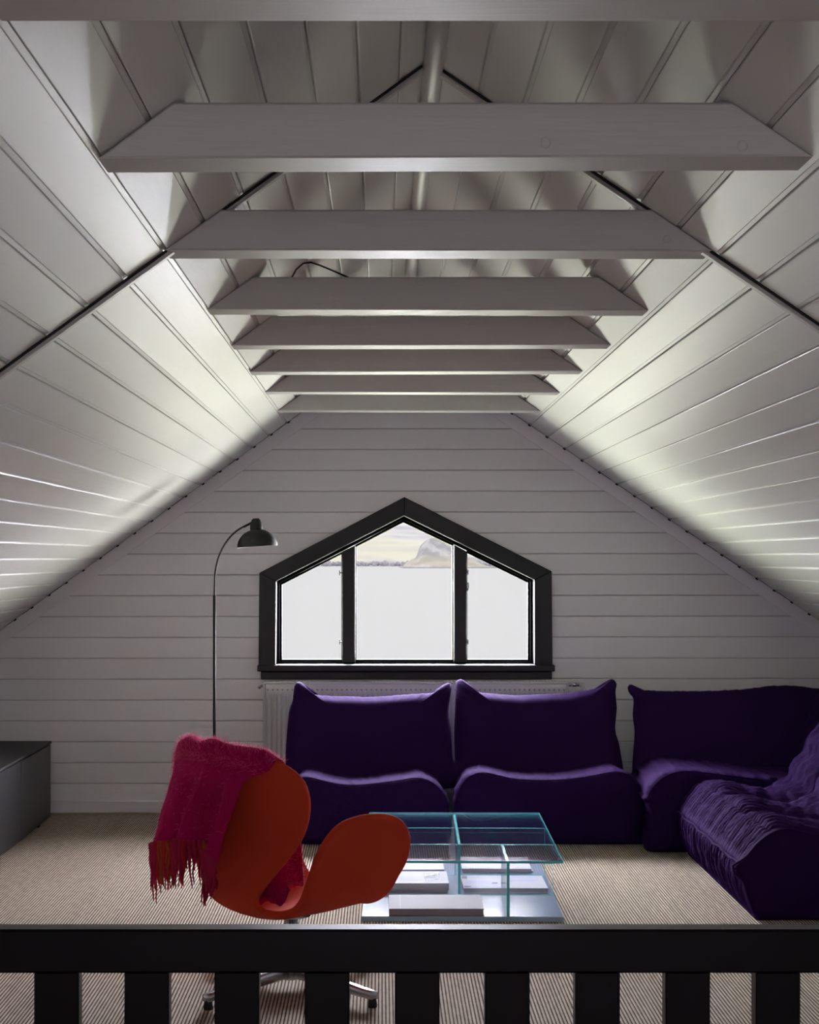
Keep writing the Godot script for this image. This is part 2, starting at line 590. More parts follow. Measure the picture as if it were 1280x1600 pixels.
func make_gable() -> void:
	var o := setting("wall_far")
	var hole := px_poly([[424, 1046], [424, 903], [631.5, 796], [842, 901], [842, 1046]], GABLE)
	# masonry behind, as pieces round the opening
	var back := gable_poly(0.03)
	var st := begin()
	var hx0 := hole[0].x
	var hx1 := hole[4].x
	var pieces := [
		PackedVector2Array([Vector2(KNEE_L - 0.1, -0.1), Vector2(hx0, -0.1), Vector2(hx0, 3), Vector2(KNEE_L - 0.1, 3)]),
		PackedVector2Array([Vector2(hx1, -0.1), Vector2(KNEE_R + 0.1, -0.1), Vector2(KNEE_R + 0.1, 3), Vector2(hx1, 3)]),
		PackedVector2Array([Vector2(hx0, -0.1), Vector2(hx1, -0.1), hole[4], hole[0]]),
		PackedVector2Array([hole[1], hole[2], Vector2(hole[2].x, 3), Vector2(hx0, 3)]),
		PackedVector2Array([hole[2], hole[3], Vector2(hx1, 3), Vector2(hole[2].x, 3)])]
	for p in pieces:
		for q in Geometry2D.intersect_polygons(p, back):
			slab(st, q, -GABLE - 0.22, -GABLE - 0.0085)
	part(o, "wall_core", finish(st), M.deck_paint)
	# planks
	var cut := px_poly([[416, 1052], [416, 900], [631.5, 788], [850, 897], [850, 1052]], GABLE)
	var pitch := 32.6 * GABLE / FOCAL
	var joint_y := EYE + (AXIS.y - 834.0) * GABLE / FOCAL
	var lim := gable_poly(-0.006)
	for k in range(-14, 14):
		var y1 := joint_y - pitch * k
		var y0 := y1 - pitch + 0.004
		if y1 < 0.09:
			continue
		var strip := PackedVector2Array([Vector2(KNEE_L, y0), Vector2(KNEE_R, y0 + 0.004), Vector2(KNEE_R, y1 + 0.004), Vector2(KNEE_L, y1)])
		for p in Geometry2D.intersect_polygons(strip, lim):
			for q in Geometry2D.clip_polygons(p, cut):
				var clean := PackedVector2Array()
				for v in q:
					if clean.is_empty() or v.distance_to(clean[clean.size() - 1]) > 0.003:
						clean.append(v)
				if clean.size() > 2 and clean[0].distance_to(clean[clean.size() - 1]) < 0.003:
					clean.remove_at(clean.size() - 1)
				if clean.size() < 3:
					continue
				part(o, "plank", slab_mesh(clean, -GABLE - 0.008, -GABLE + rng.randf() * 0.0012, 0.0025), M["wall_paint_%d" % (rng.randi() % 4)])
	# skirting and the sloping cover boards under the roof
	var bb := setting("baseboard_far")
	part(bb, "baseboard_board", box_mesh(Vector3(KNEE_L, 0, -GABLE), Vector3(KNEE_R, 0.062, -GABLE + 0.016), 0.004), M.wall_paint_1)
	for side in 2:
		var sl := SLOPE_L if side == 0 else SLOPE_R
		var ang := atan(sl)
		var d2 := Vector2(-cos(ang), -sin(ang)) if side == 0 else Vector2(cos(ang), -sin(ang))
		var up2 := Vector2(-sin(ang), cos(ang)) if side == 0 else Vector2(sin(ang), cos(ang))
		var reach := (APEX.x - KNEE_L) / cos(ang) if side == 0 else (KNEE_R - APEX.x) / cos(ang)
		var a := APEX - up2 * 0.003
		var t := setting("trim_%d" % (side + 1))
		var lower := APEX - Vector2(0, 0.068 / cos(ang))
		part(t, "cover_board", slab_mesh(PackedVector2Array([Vector2(APEX.x, APEX.y - 0.003), a + d2 * reach, a + d2 * reach - up2 * 0.062, lower]), -GABLE - 0.002, -GABLE + 0.0022, 0.0012), M["wall_paint_%d" % (side + 1)])
		joint_shade(t, side, d2, up2, reach)

# solid black pieces, painted shade for the joints where the boards' channels and edges meet the gable
func joint_shade(t: Node3D, side: int, d2: Vector2, up2: Vector2, reach: float) -> void:
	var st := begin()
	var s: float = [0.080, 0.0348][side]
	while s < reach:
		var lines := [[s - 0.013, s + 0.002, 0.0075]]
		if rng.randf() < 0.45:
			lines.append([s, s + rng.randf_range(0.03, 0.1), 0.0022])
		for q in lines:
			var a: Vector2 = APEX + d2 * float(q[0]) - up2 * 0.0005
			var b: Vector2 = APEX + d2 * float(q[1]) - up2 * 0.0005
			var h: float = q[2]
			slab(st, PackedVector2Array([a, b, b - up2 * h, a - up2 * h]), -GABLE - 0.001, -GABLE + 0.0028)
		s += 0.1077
	part(t, "painted_joint_shade", finish(st), M.gap_shade).set_meta("kind", "stuff")

func make_shell() -> void:
	var f := setting("floor")
	part(f, "floor_slab", box_mesh(Vector3(KNEE_L - 0.1, -0.25, -GABLE - 0.2), Vector3(KNEE_R + 0.1, -0.012, Z_NEAR + 0.1)), M.deck_paint)
	part(f, "sisal_carpet", box_mesh(Vector3(KNEE_L, -0.012, -GABLE), Vector3(KNEE_R, 0.0, Z_NEAR)), M.sisal_carpet)
	var l := setting("wall_left")
	part(l, "knee_wall", box_mesh(Vector3(KNEE_L - 0.12, -0.05, -GABLE - 0.1), Vector3(KNEE_L, roof_y(KNEE_L) + 0.05, Z_NEAR + 0.1)), M.wall_paint_0)
	var r := setting("wall_right")
	part(r, "knee_wall", box_mesh(Vector3(KNEE_R, -0.05, -GABLE - 0.1), Vector3(KNEE_R + 0.12, roof_y(KNEE_R) + 0.05, Z_NEAR + 0.1)), M.wall_paint_0)
	# the gable behind the camera, with an assumed window opening added for the rear fill
	var b := setting("wall_near")
	var st := begin()
	var back := gable_poly(0.05)
	for p in [PackedVector2Array([Vector2(-3, -0.1), Vector2(-0.6, -0.1), Vector2(-0.6, 3), Vector2(-3, 3)]), PackedVector2Array([Vector2(0.8, -0.1), Vector2(3, -0.1), Vector2(3, 3), Vector2(0.8, 3)]),
			PackedVector2Array([Vector2(-0.6, -0.1), Vector2(0.8, -0.1), Vector2(0.8, 0.9), Vector2(-0.6, 0.9)]), PackedVector2Array([Vector2(-0.6, 1.75), Vector2(0.8, 1.75), Vector2(0.8, 3), Vector2(-0.6, 3)])]:
		for q in Geometry2D.intersect_polygons(p, back):
			slab(st, q, Z_NEAR, Z_NEAR + 0.16)
	part(b, "wall_core", finish(st), M.wall_paint_2)

func make_beams() -> void:
	var which := ["nearest white collar beam, running along the very top edge of the photo", "second white collar beam from the camera, the widest one shown whole, with two round plugs on its face",
		"third white collar beam from the camera, its left end meeting the sloping joint strip of the ceiling", "fourth white collar beam from the camera, with a loop of black cable above it",
		"fifth white collar beam from the camera, third from the gable wall but one", "sixth white collar beam from the camera, third nearest to the window wall",
		"seventh white collar beam from the camera, last but one before the window wall", "farthest and shortest looking white collar beam, next to the window wall"]
	which[4] = "fifth white collar beam from the camera, fourth nearest to the window wall"
	var yb := EYE + 0.689
	for k in 8:
		var zb: float = -[2.08, 2.886, 3.735, 4.61, 5.345, 6.083, 6.847, 7.69][k]
		var h := 0.0925 + 0.001 * sin(k * 2.1)
		var t := 0.104
		var inset_ := 0.0015
		var xl := APEX.x - (APEX.y - yb) / SLOPE_L
		var xr := APEX.x + (APEX.y - yb) / SLOPE_R
		var o := thing("collar_beam", which[k], "beam", Vector3((xl + xr) / 2, yb, zb + t / 2), "collar beams under the ridge")
		var tilt := 0.003 * sin(k * 1.7)
		var poly := PackedVector2Array([Vector2(xl + inset_, yb - tilt), Vector2(xr - inset_, yb + tilt * 0.3), Vector2(xr - h / SLOPE_R - inset_, yb + h), Vector2(xl + h / SLOPE_L + inset_, yb + h)])
		var b := part(o, "timber", slab_mesh(poly, zb, zb + t, 0.004), M.beam_paint)
		if k == 1:
			for q in [[852, 223], [1160, 228]]:
				var p := at(q[0], q[1], -zb - t)
				var st := begin()
				lathe(st, p, [Vector2(0.0, 0.0), Vector2(0.0095, 0.0), Vector2(0.0085, 0.0012), Vector2(0.007, 0.0012), Vector2(0.0065, 0.0004), Vector2(0.0, 0.0004)], 20, Basis(Vector3.RIGHT, PI / 2))
				var pl := part(b, "plug", finish(st), M.beam_paint)
				pl.set_meta("label", "round wooden plug over a bolt hole")
		if k == 2:
			var p := at(1042, 374, -zb - t)
			var st := begin()
			lathe(st, p, [Vector2(0.0, 0.0), Vector2(0.0095, 0.0), Vector2(0.0085, 0.0012), Vector2(0.007, 0.0012), Vector2(0.0065, 0.0004), Vector2(0.0, 0.0004)], 20, Basis(Vector3.RIGHT, PI / 2))
			part(b, "plug", finish(st), M.beam_paint)
	# the cable
	var pts := [at(452, 446, 4.72), at(456, 434, 4.72), at(463, 421, 4.71), at(474, 411.5, 4.70), at(486, 410, 4.69), at(500, 414.5, 4.68), at(518, 422, 4.67), at(534, 429, 4.66), at(552, 437, 4.65), at(570, 447, 4.64)]
	var path := PackedVector3Array()
	for p in pts:
		path.append(p)
	var cb := MeshInstance3D.new()
	cb.name = "cable"
	cb.mesh = tube_mesh(path, [0.0026], 8)
	cb.material_override = M.cable
	add_child(cb)
	tag(cb, "thin black cable looping up above the fourth collar beam", "cable")

func make_window() -> void:
	var w := setting("window_1")
	var z0 := -GABLE
	var oL := [406.0, 1042.0]
	var outer := px_poly([[404.5, 1042], [406, 895], [632, 777], [861.5, 892.5], [863, 1042]], GABLE)
	var inner := px_poly([[431, 1042], [432, 908], [631.5, 806], [834.5, 906], [835, 1042]], GABLE)
	for i in 4:
		part(w, "casing_board", slab_mesh(PackedVector2Array([outer[i], outer[i + 1], inner[i + 1], inner[i]]), z0 - 0.012, z0 + 0.024, 0.003), M.black_paint)
	# sill and apron
	var a := at(403, 1049, GABLE)
	var b := at(866, 1038.5, GABLE)
	part(w, "window_sill", box_mesh(Vector3(a.x, a.y + 0.002, z0 - 0.10), Vector3(b.x, b.y, z0 + 0.045), 0.004), M.black_paint)
	a = at(408, 1061, GABLE)
	b = at(862, 1049, GABLE)
	part(w, "apron", box_mesh(Vector3(a.x, a.y, z0 - 0.002), Vector3(b.x, b.y, z0 + 0.026), 0.003), M.black_paint)
	# lining of the opening
	var st := begin()
	var lin := px_poly([[424, 1046], [424, 903], [631.5, 796], [842, 901], [842, 1046]], GABLE)
	for i in 4:
		slab(st, PackedVector2Array([lin[i], lin[i + 1], inner[i + 1], inner[i]]), z0 - 0.2, z0 - 0.013)
	part(w, "lining", finish(st), M.frame_paint)
	# fixed frame and mullions, set back
	var d := GABLE + 0.075
	var fo := px_poly([[430, 1040], [430, 907], [631.3, 804.5], [836, 905], [836, 1040]], d)
	var fi := px_poly([[437, 1034], [437, 911.5], [630.5, 812], [828.5, 908], [828.5, 1034]], d)
	for i in 5:
		var j := (i + 1) % 5
		part(w, "frame_rail", slab_mesh(PackedVector2Array([fo[i], fo[j], fi[j], fi[i]]), -d - 0.05, -d, 0.003), M.frame_paint)
	for q in [[534.5, 555.5], [709, 729.5]]:
		var m0 := at(q[0], 1034, d)
		var m1 := at(q[1], 1034, d)
		var mid := (m0.x + m1.x) / 2
		var top := at(0, 845, d).y
		part(w, "mullion", slab_mesh(PackedVector2Array([Vector2(m0.x, m0.y - 0.005), Vector2(m1.x, m0.y - 0.005), Vector2(m1.x, at(0, 852.0 if q[0] < 600 else 862.0, d).y), Vector2(m0.x, at(0, 862.0 if q[0] < 600 else 851.0, d).y)]), -d - 0.05, -d + 0.018, 0.004), M.black_paint)
	# three sashes: frame ring, sealant line, pane
	var shapes := [
		[[437, 1034], [437, 911.5], [535, 862], [535, 1034]],
		[[555, 1034], [555, 851.5], [630.5, 812], [709.5, 850.5], [709.5, 1034]],
		[[729, 1034], [729, 860], [828.5, 908], [828.5, 1034]]]
	var opens := [
		[[440.5, 1030.5], [440.5, 913.5], [533.5, 866], [533.5, 1030.5]],
		[[557, 1030.5], [557, 854], [630.3, 816], [707, 852.5], [707, 1030.5]],
		[[730.5, 1030.5], [730.5, 864.5], [825, 910.5], [825, 1030.5]]]
	var wide := [false, true, false]
	var ds := d + 0.012
	for s in 3:
		var so := px_poly(shapes[s], ds)
		var si := px_poly(opens[s], ds)
		st = begin()
		var n := so.size()
		for i in n:
			var j := (i + 1) % n
			slab(st, PackedVector2Array([so[i], so[j], si[j], si[i]]), -ds - 0.036, -ds, 0.0015)
		var sash := part(w, "sash", finish(st), M.frame_paint)
		var inn := inset(si, 0.004) if si[0].x < si[n - 1].x and false else si
		part(sash, "pane", slab_mesh(inn, -ds - 0.0205, -ds - 0.02), M.window_glass)
		if wide[s]:
			st = begin()
			var ctr := Vector2.ZERO
			for v in si:
				ctr += v / n
			for i in [1, 2, 3]:
				var j2: int = (i + 1) % n
				var q0 := si[i] + (ctr - si[i]) * 0.006
				var q1 := si[j2] + (ctr - si[j2]) * 0.006
				slab(st, PackedVector2Array([si[i], si[j2], q1, q0]), -ds - 0.03, -ds - 0.022)
			part(sash, "sealant", finish(st), M.sealant)
	# small iron hinges and a stay on the side sashes
	for q in [[531.5, 895, 1], [531.5, 1003, 1], [732, 894, -1], [732, 1003, -1]]:
		var p := at(q[0], q[1], d - 0.01)
		st = begin()
		box(st, p + Vector3(-0.004, -0.013, 0), p + Vector3(0.0, 0.013, 0.010), 0.001)
		box(st, p + Vector3(-0.004 if q[2] > 0 else -0.014, -0.0025, 0.001), p + Vector3(0.012 if q[2] > 0 else 0.0, 0.0025, 0.007), 0.001)
		part(w, "hinge", finish(st), M.iron)
	var pth := PackedVector3Array()
	for q in [[729, 924], [731, 922], [732, 917], [731.5, 910]]:
		pth.append(at(q[0], q[1], d - 0.012))
	part(w, "stay_hook", tube_mesh(pth, [0.003], 6), M.iron)

# ---------------------------------------------------------------- soft furniture
# an outline in x and y, closed round a centre, carried through rings [scale, z]; bend(i, j, point) moves each vertex
func loft(outline: PackedVector2Array, centre: Vector2, rings: Array, bend: Callable) -> ArrayMesh:
	var p := outline.duplicate()
	var area := 0.0
	for i in p.size():
		area += p[i].cross(p[(i + 1) % p.size()])
	if area < 0:
		p.reverse()
	var rows := []
	for j in rings.size():
		var row := PackedVector3Array()
		for i in p.size():
			var q := centre + (p[i] - centre) * float(rings[j][0])
			row.append(bend.call(i, j, Vector3(q.x, q.y, rings[j][1])))
		rows.append(row)
	var st := begin(true)
	sheet(st, rows, true, true)
	return finish(st)

func px_outline(pts: Array, d: Callable, steps: int, count: int) -> PackedVector2Array:
	var v := []
	for q in pts:
		var w := at(q[0], q[1], d.call(q[1]))
		v.append(Vector2(w.x, w.y))
	return even(curve(v, steps, true), count)

func back_depth(py: float) -> float:
	return 7.74 + (1210.0 - py) / 140.0 * 0.27

func back_cushion(pts: Array, seed_: int) -> ArrayMesh:
	var o := px_outline(pts, back_depth, 6, 260)
	var area := 0.0
	for i in o.size():
		area += o[i].cross(o[(i + 1) % o.size()])
	if area < 0:
		o.reverse()
	var lo := o[0]
	var hi := o[0]
	for q in o:
		lo = lo.min(q)
		hi = hi.max(q)
	var c := (lo + hi) / 2.0
	var rings := []
	var half := 0.075
	var rs := [0.0, 0.12, 0.24, 0.36, 0.48, 0.58, 0.67, 0.75, 0.82, 0.88, 0.92, 0.955, 0.98, 0.993, 1.0, 0.993, 0.975, 0.93, 0.85, 0.7, 0.4, 0.0]
	for k in rs.size():
		var r: float = rs[k]
		var sgn := 1.0 if k < 14 else (0.0 if k == 14 else -1.0)
		rings.append([r, sgn * half * pow(maxf(0.0, 1.0 - pow(r, 5.0)), 0.5)])
	# well inside the edge the rings follow a plain rounded oblong, so that the ears stay at the rim
	var calm := PackedVector2Array()
	for q in o:
		var e := (q - c) / ((hi - lo) / 2.0)
		var k := pow(pow(absf(e.x), 5.0) + pow(absf(e.y), 5.0), -0.2)
		calm.append(c + (q - c) * minf(k, 1.25) * 0.94)
	var yy := EYE + (AXIS.y - 1210.0) * 7.74 / FOCAL
	noise.seed = seed_
	noise.frequency = 1.0
	return loft(o, c, rings, func(i, j, p):
		var r: float = rings[j][0]
		var q: Vector2 = c + ((calm[i] - c).lerp(o[i] - c, smoothstep(0.62, 1.0, r))) * r
		var e := exp(-(1.0 - r) / 0.07)
		var top := smoothstep(hi.y - 0.16, hi.y - 0.04, o[i].y) * 0.75 + 0.25
		var w: float = noise.get_noise_2d(i * 0.55, 3.0) * 0.010 + noise.get_noise_2d(i * 1.6, 9.0 + j * 0.08) * 0.007
		var z: float = p.z + w * e * top * (1.0 if p.z >= 0 else -1.0)
		z += noise.get_noise_2d(q.x * 3.0 + 7.0, q.y * 3.0) * 0.008
		var lean: float = 7.74 + (q.y - yy) / 0.44 * 0.27
		return Vector3(q.x, q.y + w * 0.35 * e * top, z - lean))

func seat_block(pts: Array, d_front: float, d_back: float, seed_: int, puffy := 1.0) -> Array:
	var o := px_outline(pts, func(_y): return d_front, 6, 220)
	var left := INF
	var right := -INF
	for q in o:
		if q.y > 0.07 and q.y < 0.2:
			left = minf(left, q.x)
			right = maxf(right, q.x)
	for k in o.size():
		if o[k].y < 0.1:
			o[k] = Vector2(clampf(o[k].x, left + 0.004, right - 0.004), maxf(o[k].y, 0.0))
	var area := 0.0
	for i in o.size():
		area += o[i].cross(o[(i + 1) % o.size()])
	if area < 0:
		o.reverse()
	var lo := o[0]
	var hi := o[0]
	for q in o:
		lo = lo.min(q)
		hi = hi.max(q)
	var c := Vector2((lo.x + hi.x) / 2, lo.y + 0.12)
	var rings := []
	var prof := [[0.0, 0.0], [0.4, 0.0], [0.7, -0.002], [0.86, -0.006], [0.93, -0.012], [0.97, -0.022], [0.99, -0.036], [1.0, -0.055], [1.005, -0.08], [1.0, -0.11], [0.99, -0.15], [0.98, -0.2], [0.975, -0.28], [0.97, -0.36], [0.96, -0.48], [0.9, -0.52], [0.5, -0.54], [0.0, -0.54]]
	var scale_z := (d_back - d_front) / 0.54
	for q in prof:
		rings.append([q[0], -d_front + q[1] * (scale_z if q[1] < -0.12 else 1.0)])
	noise.frequency = 1.0
	var mesh := loft(o, c, rings, func(i, j, p):
		noise.seed = seed_
		var on := smoothstep(0.8, 1.0, float(rings[j][0]))
		var up := smoothstep(0.06, 0.2, o[i].y)
		var w: float = noise.get_noise_2d(i * 0.8, 1.0 + j * 0.05) * 0.008 + noise.get_noise_2d(i * 2.1, j * 0.1) * 0.005
		var dir: Vector2 = (o[i] - c).normalized()
		var fold := w * puffy * on * up * (0.3 if j < 5 else 1.0)
		var flat := 1.0 if p.y > 0.01 else 0.0
		return Vector3(p.x + dir.x * fold, maxf(p.y + dir.y * fold * flat, 0.0), p.z + noise.get_noise_2d(p.x * 3.0, p.y * 3.0) * 0.006 * (1.0 - on)))
	# the seam cord that runs round the front face
	var path := PackedVector3Array()
	for i in o.size():
		if o[i].y > 0.10:
			var q := c + (o[i] - c) * 0.975
			path.append(Vector3(q.x, q.y, -d_front - 0.016))
	# start the cord where the outline leaves the floor
	var far := 0
	for i in path.size():
		if path[i].distance_to(path[(i + 1) % path.size()]) > 0.05:
			far = i + 1
	var turned := PackedVector3Array()
	for i in path.size():
		turned.append(path[(i + far) % path.size()])
	return [mesh, turned]

func lounge_unit(label: String, base: Vector3, back: Array, seat: Array, seed_: int, d_front := 7.33, d_back := 7.86) -> Node3D:
	var o := thing("sofa", label, "sofa", base, "purple velvet lounge seats")
	part(o, "backrest", back_cushion(back, seed_), M.velvet)
	var s := seat_block(seat, d_front, d_back, seed_ + 3, 2.2 if d_front < 7.3 else 1.0)
	var sp := part(o, "seat", s[0], M.velvet)
	part(sp, "piping", tube_mesh(s[1], [0.0028], 6), M.velvet)
	return o

func make_sofas() -> void:
	lounge_unit("purple velvet lounge seat under the left half of the window, behind the orange chair", Vector3(-0.05, 0, -7.6),
		[[449, 1232], [706, 1232], [707, 1184], [705, 1144], [701, 1112], [704, 1087], [705.5, 1073], [702, 1067], [696, 1068], [689, 1074], [680, 1081.5], [657, 1083], [630, 1085], [600, 1087.5], [572, 1088.5], [545, 1087.5], [517, 1087], [495, 1085], [480, 1083.5], [476, 1076], [473, 1068], [468, 1064.5], [463, 1067], [460, 1074], [457.5, 1094], [452, 1112], [448, 1155], [446, 1195]],
		[[462, 1322], [700, 1322], [704, 1290], [703, 1262], [696, 1240], [682, 1225], [665, 1216.5], [648, 1215], [628, 1218], [600, 1222], [562, 1226], [530, 1225], [502, 1219], [480, 1214], [466, 1216], [458, 1232], [455, 1260], [458, 1292]], 11)
	lounge_unit("purple velvet lounge seat mid-row, under the right half of the window", Vector3(0.78, 0, -7.6),
		[[711, 1232], [976, 1232], [974, 1203], [967, 1162], [961, 1140], [963, 1106], [961, 1081], [962.5, 1067], [956, 1060.5], [949, 1063], [943, 1072], [930, 1075.5], [913, 1078.5], [898, 1081], [882, 1083], [860, 1084], [837, 1084.5], [812, 1086], [790, 1085], [773, 1083.5], [755, 1082], [737, 1079.5], [732, 1073], [725, 1064], [718, 1060.5], [712, 1066], [711.5, 1081], [711, 1100], [709.5, 1143], [711, 1190]],
		[[713, 1322], [1006, 1322], [1013, 1290], [1013, 1262], [1009, 1238], [993, 1216], [975, 1206], [955, 1206], [930, 1211], [895, 1216], [850, 1218.5], [805, 1216.5], [780, 1211.5], [757, 1206.5], [741, 1208], [725, 1218], [713, 1238], [710, 1262], [711, 1292]], 23)
	# the corner: one back along the gable, one along the right wall
	var o := lounge_unit("purple velvet corner lounge seat at the right end of the wall row", Vector3(1.8, 0, -7.6),
		[[989, 1232], [1352, 1232], [1353, 1180], [1350, 1120], [1350, 1090], [1345, 1080], [1322, 1079], [1295, 1077], [1265, 1074], [1240, 1071], [1205, 1071], [1180, 1074], [1150, 1077], [1100, 1079], [1040, 1079], [1017, 1078.5], [998, 1077.5], [991, 1072], [985, 1068.5], [980, 1073], [982, 1082], [989, 1092], [988, 1117], [991, 1143], [989, 1176], [988, 1207]],
		[[1020, 1334], [1340, 1334], [1350, 1290], [1345, 1240], [1320, 1222], [1260, 1222], [1190, 1217], [1140, 1211], [1100, 1206], [1068, 1204], [1046, 1208], [1026, 1220], [1013, 1236], [1009, 1247], [1013, 1258], [1017, 1275], [1019, 1300]], 37, 7.13, 7.8)
	noise.seed = 77
	var side := even(curve([Vector2(2.02, 0.05), Vector2(2.4, 0.05), Vector2(2.44, 0.3), Vector2(2.42, 0.6), Vector2(2.3, 0.67), Vector2(2.14, 0.64), Vector2(2.03, 0.5), Vector2(1.98, 0.3)], 8, true), 90)
	var rings := [[0.0, -7.16], [0.6, -7.16], [0.92, -7.165], [1.0, -7.19]]
	for k in range(1, 40):
		rings.append([1.0, -7.19 - k * 0.021])
	rings.append([0.0, -8.0])
	part(o, "side_backrest", loft(side, Vector2(2.2, 0.3), rings, func(i, j, p):
		var w: float = 0.007 * sin(p.z * 62.0 + noise.get_noise_2d(i * 0.4, 5.0) * 3.0) * smoothstep(0.35, 0.6, p.y) if j > 3 else 0.0
		return p + Vector3(-w, w * 0.5, 0)), M.velvet)
	# the seat that stands along the right wall and looks left
	var u := thing("sofa", "pleated purple velvet lounge seat on the far right, seen from its dark end", "sofa", Vector3(1.75, 0, -6.45), "purple velvet lounge seats")
	var key := [Vector2(1.352, 0.0), Vector2(1.343, 0.002), Vector2(1.335, 0.02), Vector2(1.316, 0.07), Vector2(1.303, 0.12), Vector2(1.298, 0.16), Vector2(1.303, 0.184), Vector2(1.297, 0.20), Vector2(1.312, 0.23), Vector2(1.347, 0.275), Vector2(1.40, 0.314), Vector2(1.46, 0.326), Vector2(1.55, 0.308), Vector2(1.65, 0.300), Vector2(1.73, 0.335), Vector2(1.79, 0.41), Vector2(1.86, 0.53), Vector2(1.93, 0.635), Vector2(2.02, 0.69), Vector2(2.12, 0.66), Vector2(2.18, 0.58), Vector2(2.21, 0.4), Vector2(2.23, 0.2), Vector2(2.24, 0.01), Vector2(2.22, 0.0), Vector2(1.8, 0.0), Vector2(1.38, 0.0)]
	var prof := even(curve(key, 8, true), 330)
	var zn := -5.81
	var zf := -7.12
	rings = [[0.0, zn], [0.5, zn], [0.85, zn + 0.001], [0.97, zn - 0.001], [0.99, zn - 0.004], [1.0, zn - 0.012]]
	var steps := 270
	for k in range(1, steps):
		rings.append([1.0, lerpf(zn - 0.012, zf + 0.02, float(k) / steps)])
	rings.append([0.99, zf])
	rings.append([0.0, zf])
	noise.seed = 51
	var area := 0.0
	for i in prof.size():
		area += prof[i].cross(prof[(i + 1) % prof.size()])
	if area < 0:
		prof.reverse()
	var normals := []
	for i in prof.size():
		var t := (prof[(i + 2) % prof.size()] - prof[(i + prof.size() - 2) % prof.size()]).normalized()
		normals.append(Vector2(t.y, -t.x))
	part(u, "seat_and_back", loft(prof, Vector2(1.86, 0.25), rings, func(i, j, p):
		var q: Vector2 = prof[i]
		var ear := 0.046 * exp(-pow((q.x - 1.297) / 0.028, 2.0) - pow((q.y - 0.185) / 0.03, 2.0)) * exp(-absf(p.z - zn) / 0.035) * float(rings[j][0])
		if j < 4 or j >= rings.size() - 1:
			return p - Vector3(ear, 0, 0)
		var near_end := smoothstep(zn, zn - 0.07, p.z)
		var z: float = p.z
		var disp := 0.0
		var valley := 1.0 - pow(absf(sin(PI * (z - zn) / 0.437)), 0.45)
		if q.x < 1.35 and q.y < 0.186:      # the front, loose vertical pleats
			var n1: float = noise.get_noise_2d(z * 12.0, q.y * 3.0)
			disp = 0.008 * sin(z * 120.0 + n1 * 5.0 + q.y * 10.0) + 0.009 * noise.get_noise_2d(z * 26.0, q.y * 5.0 + 9.0)
			disp *= smoothstep(0.0, 0.05, q.y) * (0.5 + 0.5 * smoothstep(0.19, 0.12, q.y))
		elif q.x < 1.70 and q.y < 0.5:      # the lip and the top: fine pleats, big puffs across, one long seam
			var fine: float = 0.004 - 0.016 * (1.0 - pow(absf(sin(z * 88.0 + q.x * 16.0 + noise.get_noise_2d(z * 7.0, q.x * 5.0) * 2.6)), 0.6)) * (0.7 + 0.7 * noise.get_noise_2d(z * 11.0, 2.0))
			fine *= smoothstep(1.58, 1.40, q.x) * smoothstep(1.296, 1.318, q.x)
			var puff := 0.022 - 0.115 * valley * smoothstep(1.36, 1.52, q.x)
			var seam := -0.009 * exp(-pow((q.x - 1.40) / 0.008, 2.0))
			var crease: float = 0.012 * noise.get_noise_2d(z * 9.0 + 4.0, q.x * 16.0) * smoothstep(1.40, 1.55, q.x)
			disp = fine + puff * smoothstep(1.33, 1.45, q.x) + seam + crease
		elif q.y > 0.25:                    # the back, puffs across with creases
			var cross := 0.008 * sin((q.y + q.x * 0.4) * 46.0 + noise.get_noise_2d(z * 5.0, 3.0) * 2.0) * smoothstep(2.05, 1.8, q.x)
			disp = 0.018 - 0.075 * valley + cross + 0.010 * noise.get_noise_2d(z * 14.0, q.y * 14.0)
		disp += 0.003 * noise.get_noise_2d(z * 22.0 + 30.0, (q.x + q.y) * 18.0)
		disp *= near_end
		var nn: Vector2 = normals[i]
		return Vector3(p.x + nn.x * disp - ear, maxf(0.0, p.y + nn.y * disp), z)), M.velvet)
	var cord := PackedVector3Array()
	for k in 60:
		var z := lerpf(zn - 0.01, zf + 0.03, k / 59.0)
		cord.append(Vector3(1.2955 - 0.044 * exp(-absf(z - zn) / 0.035) + 0.002 * sin(z * 40.0), 0.188 + 0.004 * sin(z * 23.0), z))
	part(u, "front_piping", tube_mesh(cord, [0.0045], 8), M.velvet)
	cord = PackedVector3Array()
	for i in prof.size():
		if prof[i].y > 0.02 and prof[i].x < 2.2:
			var ear := 0.044 * exp(-pow((prof[i].x - 1.297) / 0.028, 2.0) - pow((prof[i].y - 0.185) / 0.03, 2.0))
			cord.append(Vector3(prof[i].x - ear, prof[i].y, zn - 0.006))
	part(u, "end_piping", tube_mesh(cord, [0.004], 6), M.velvet)

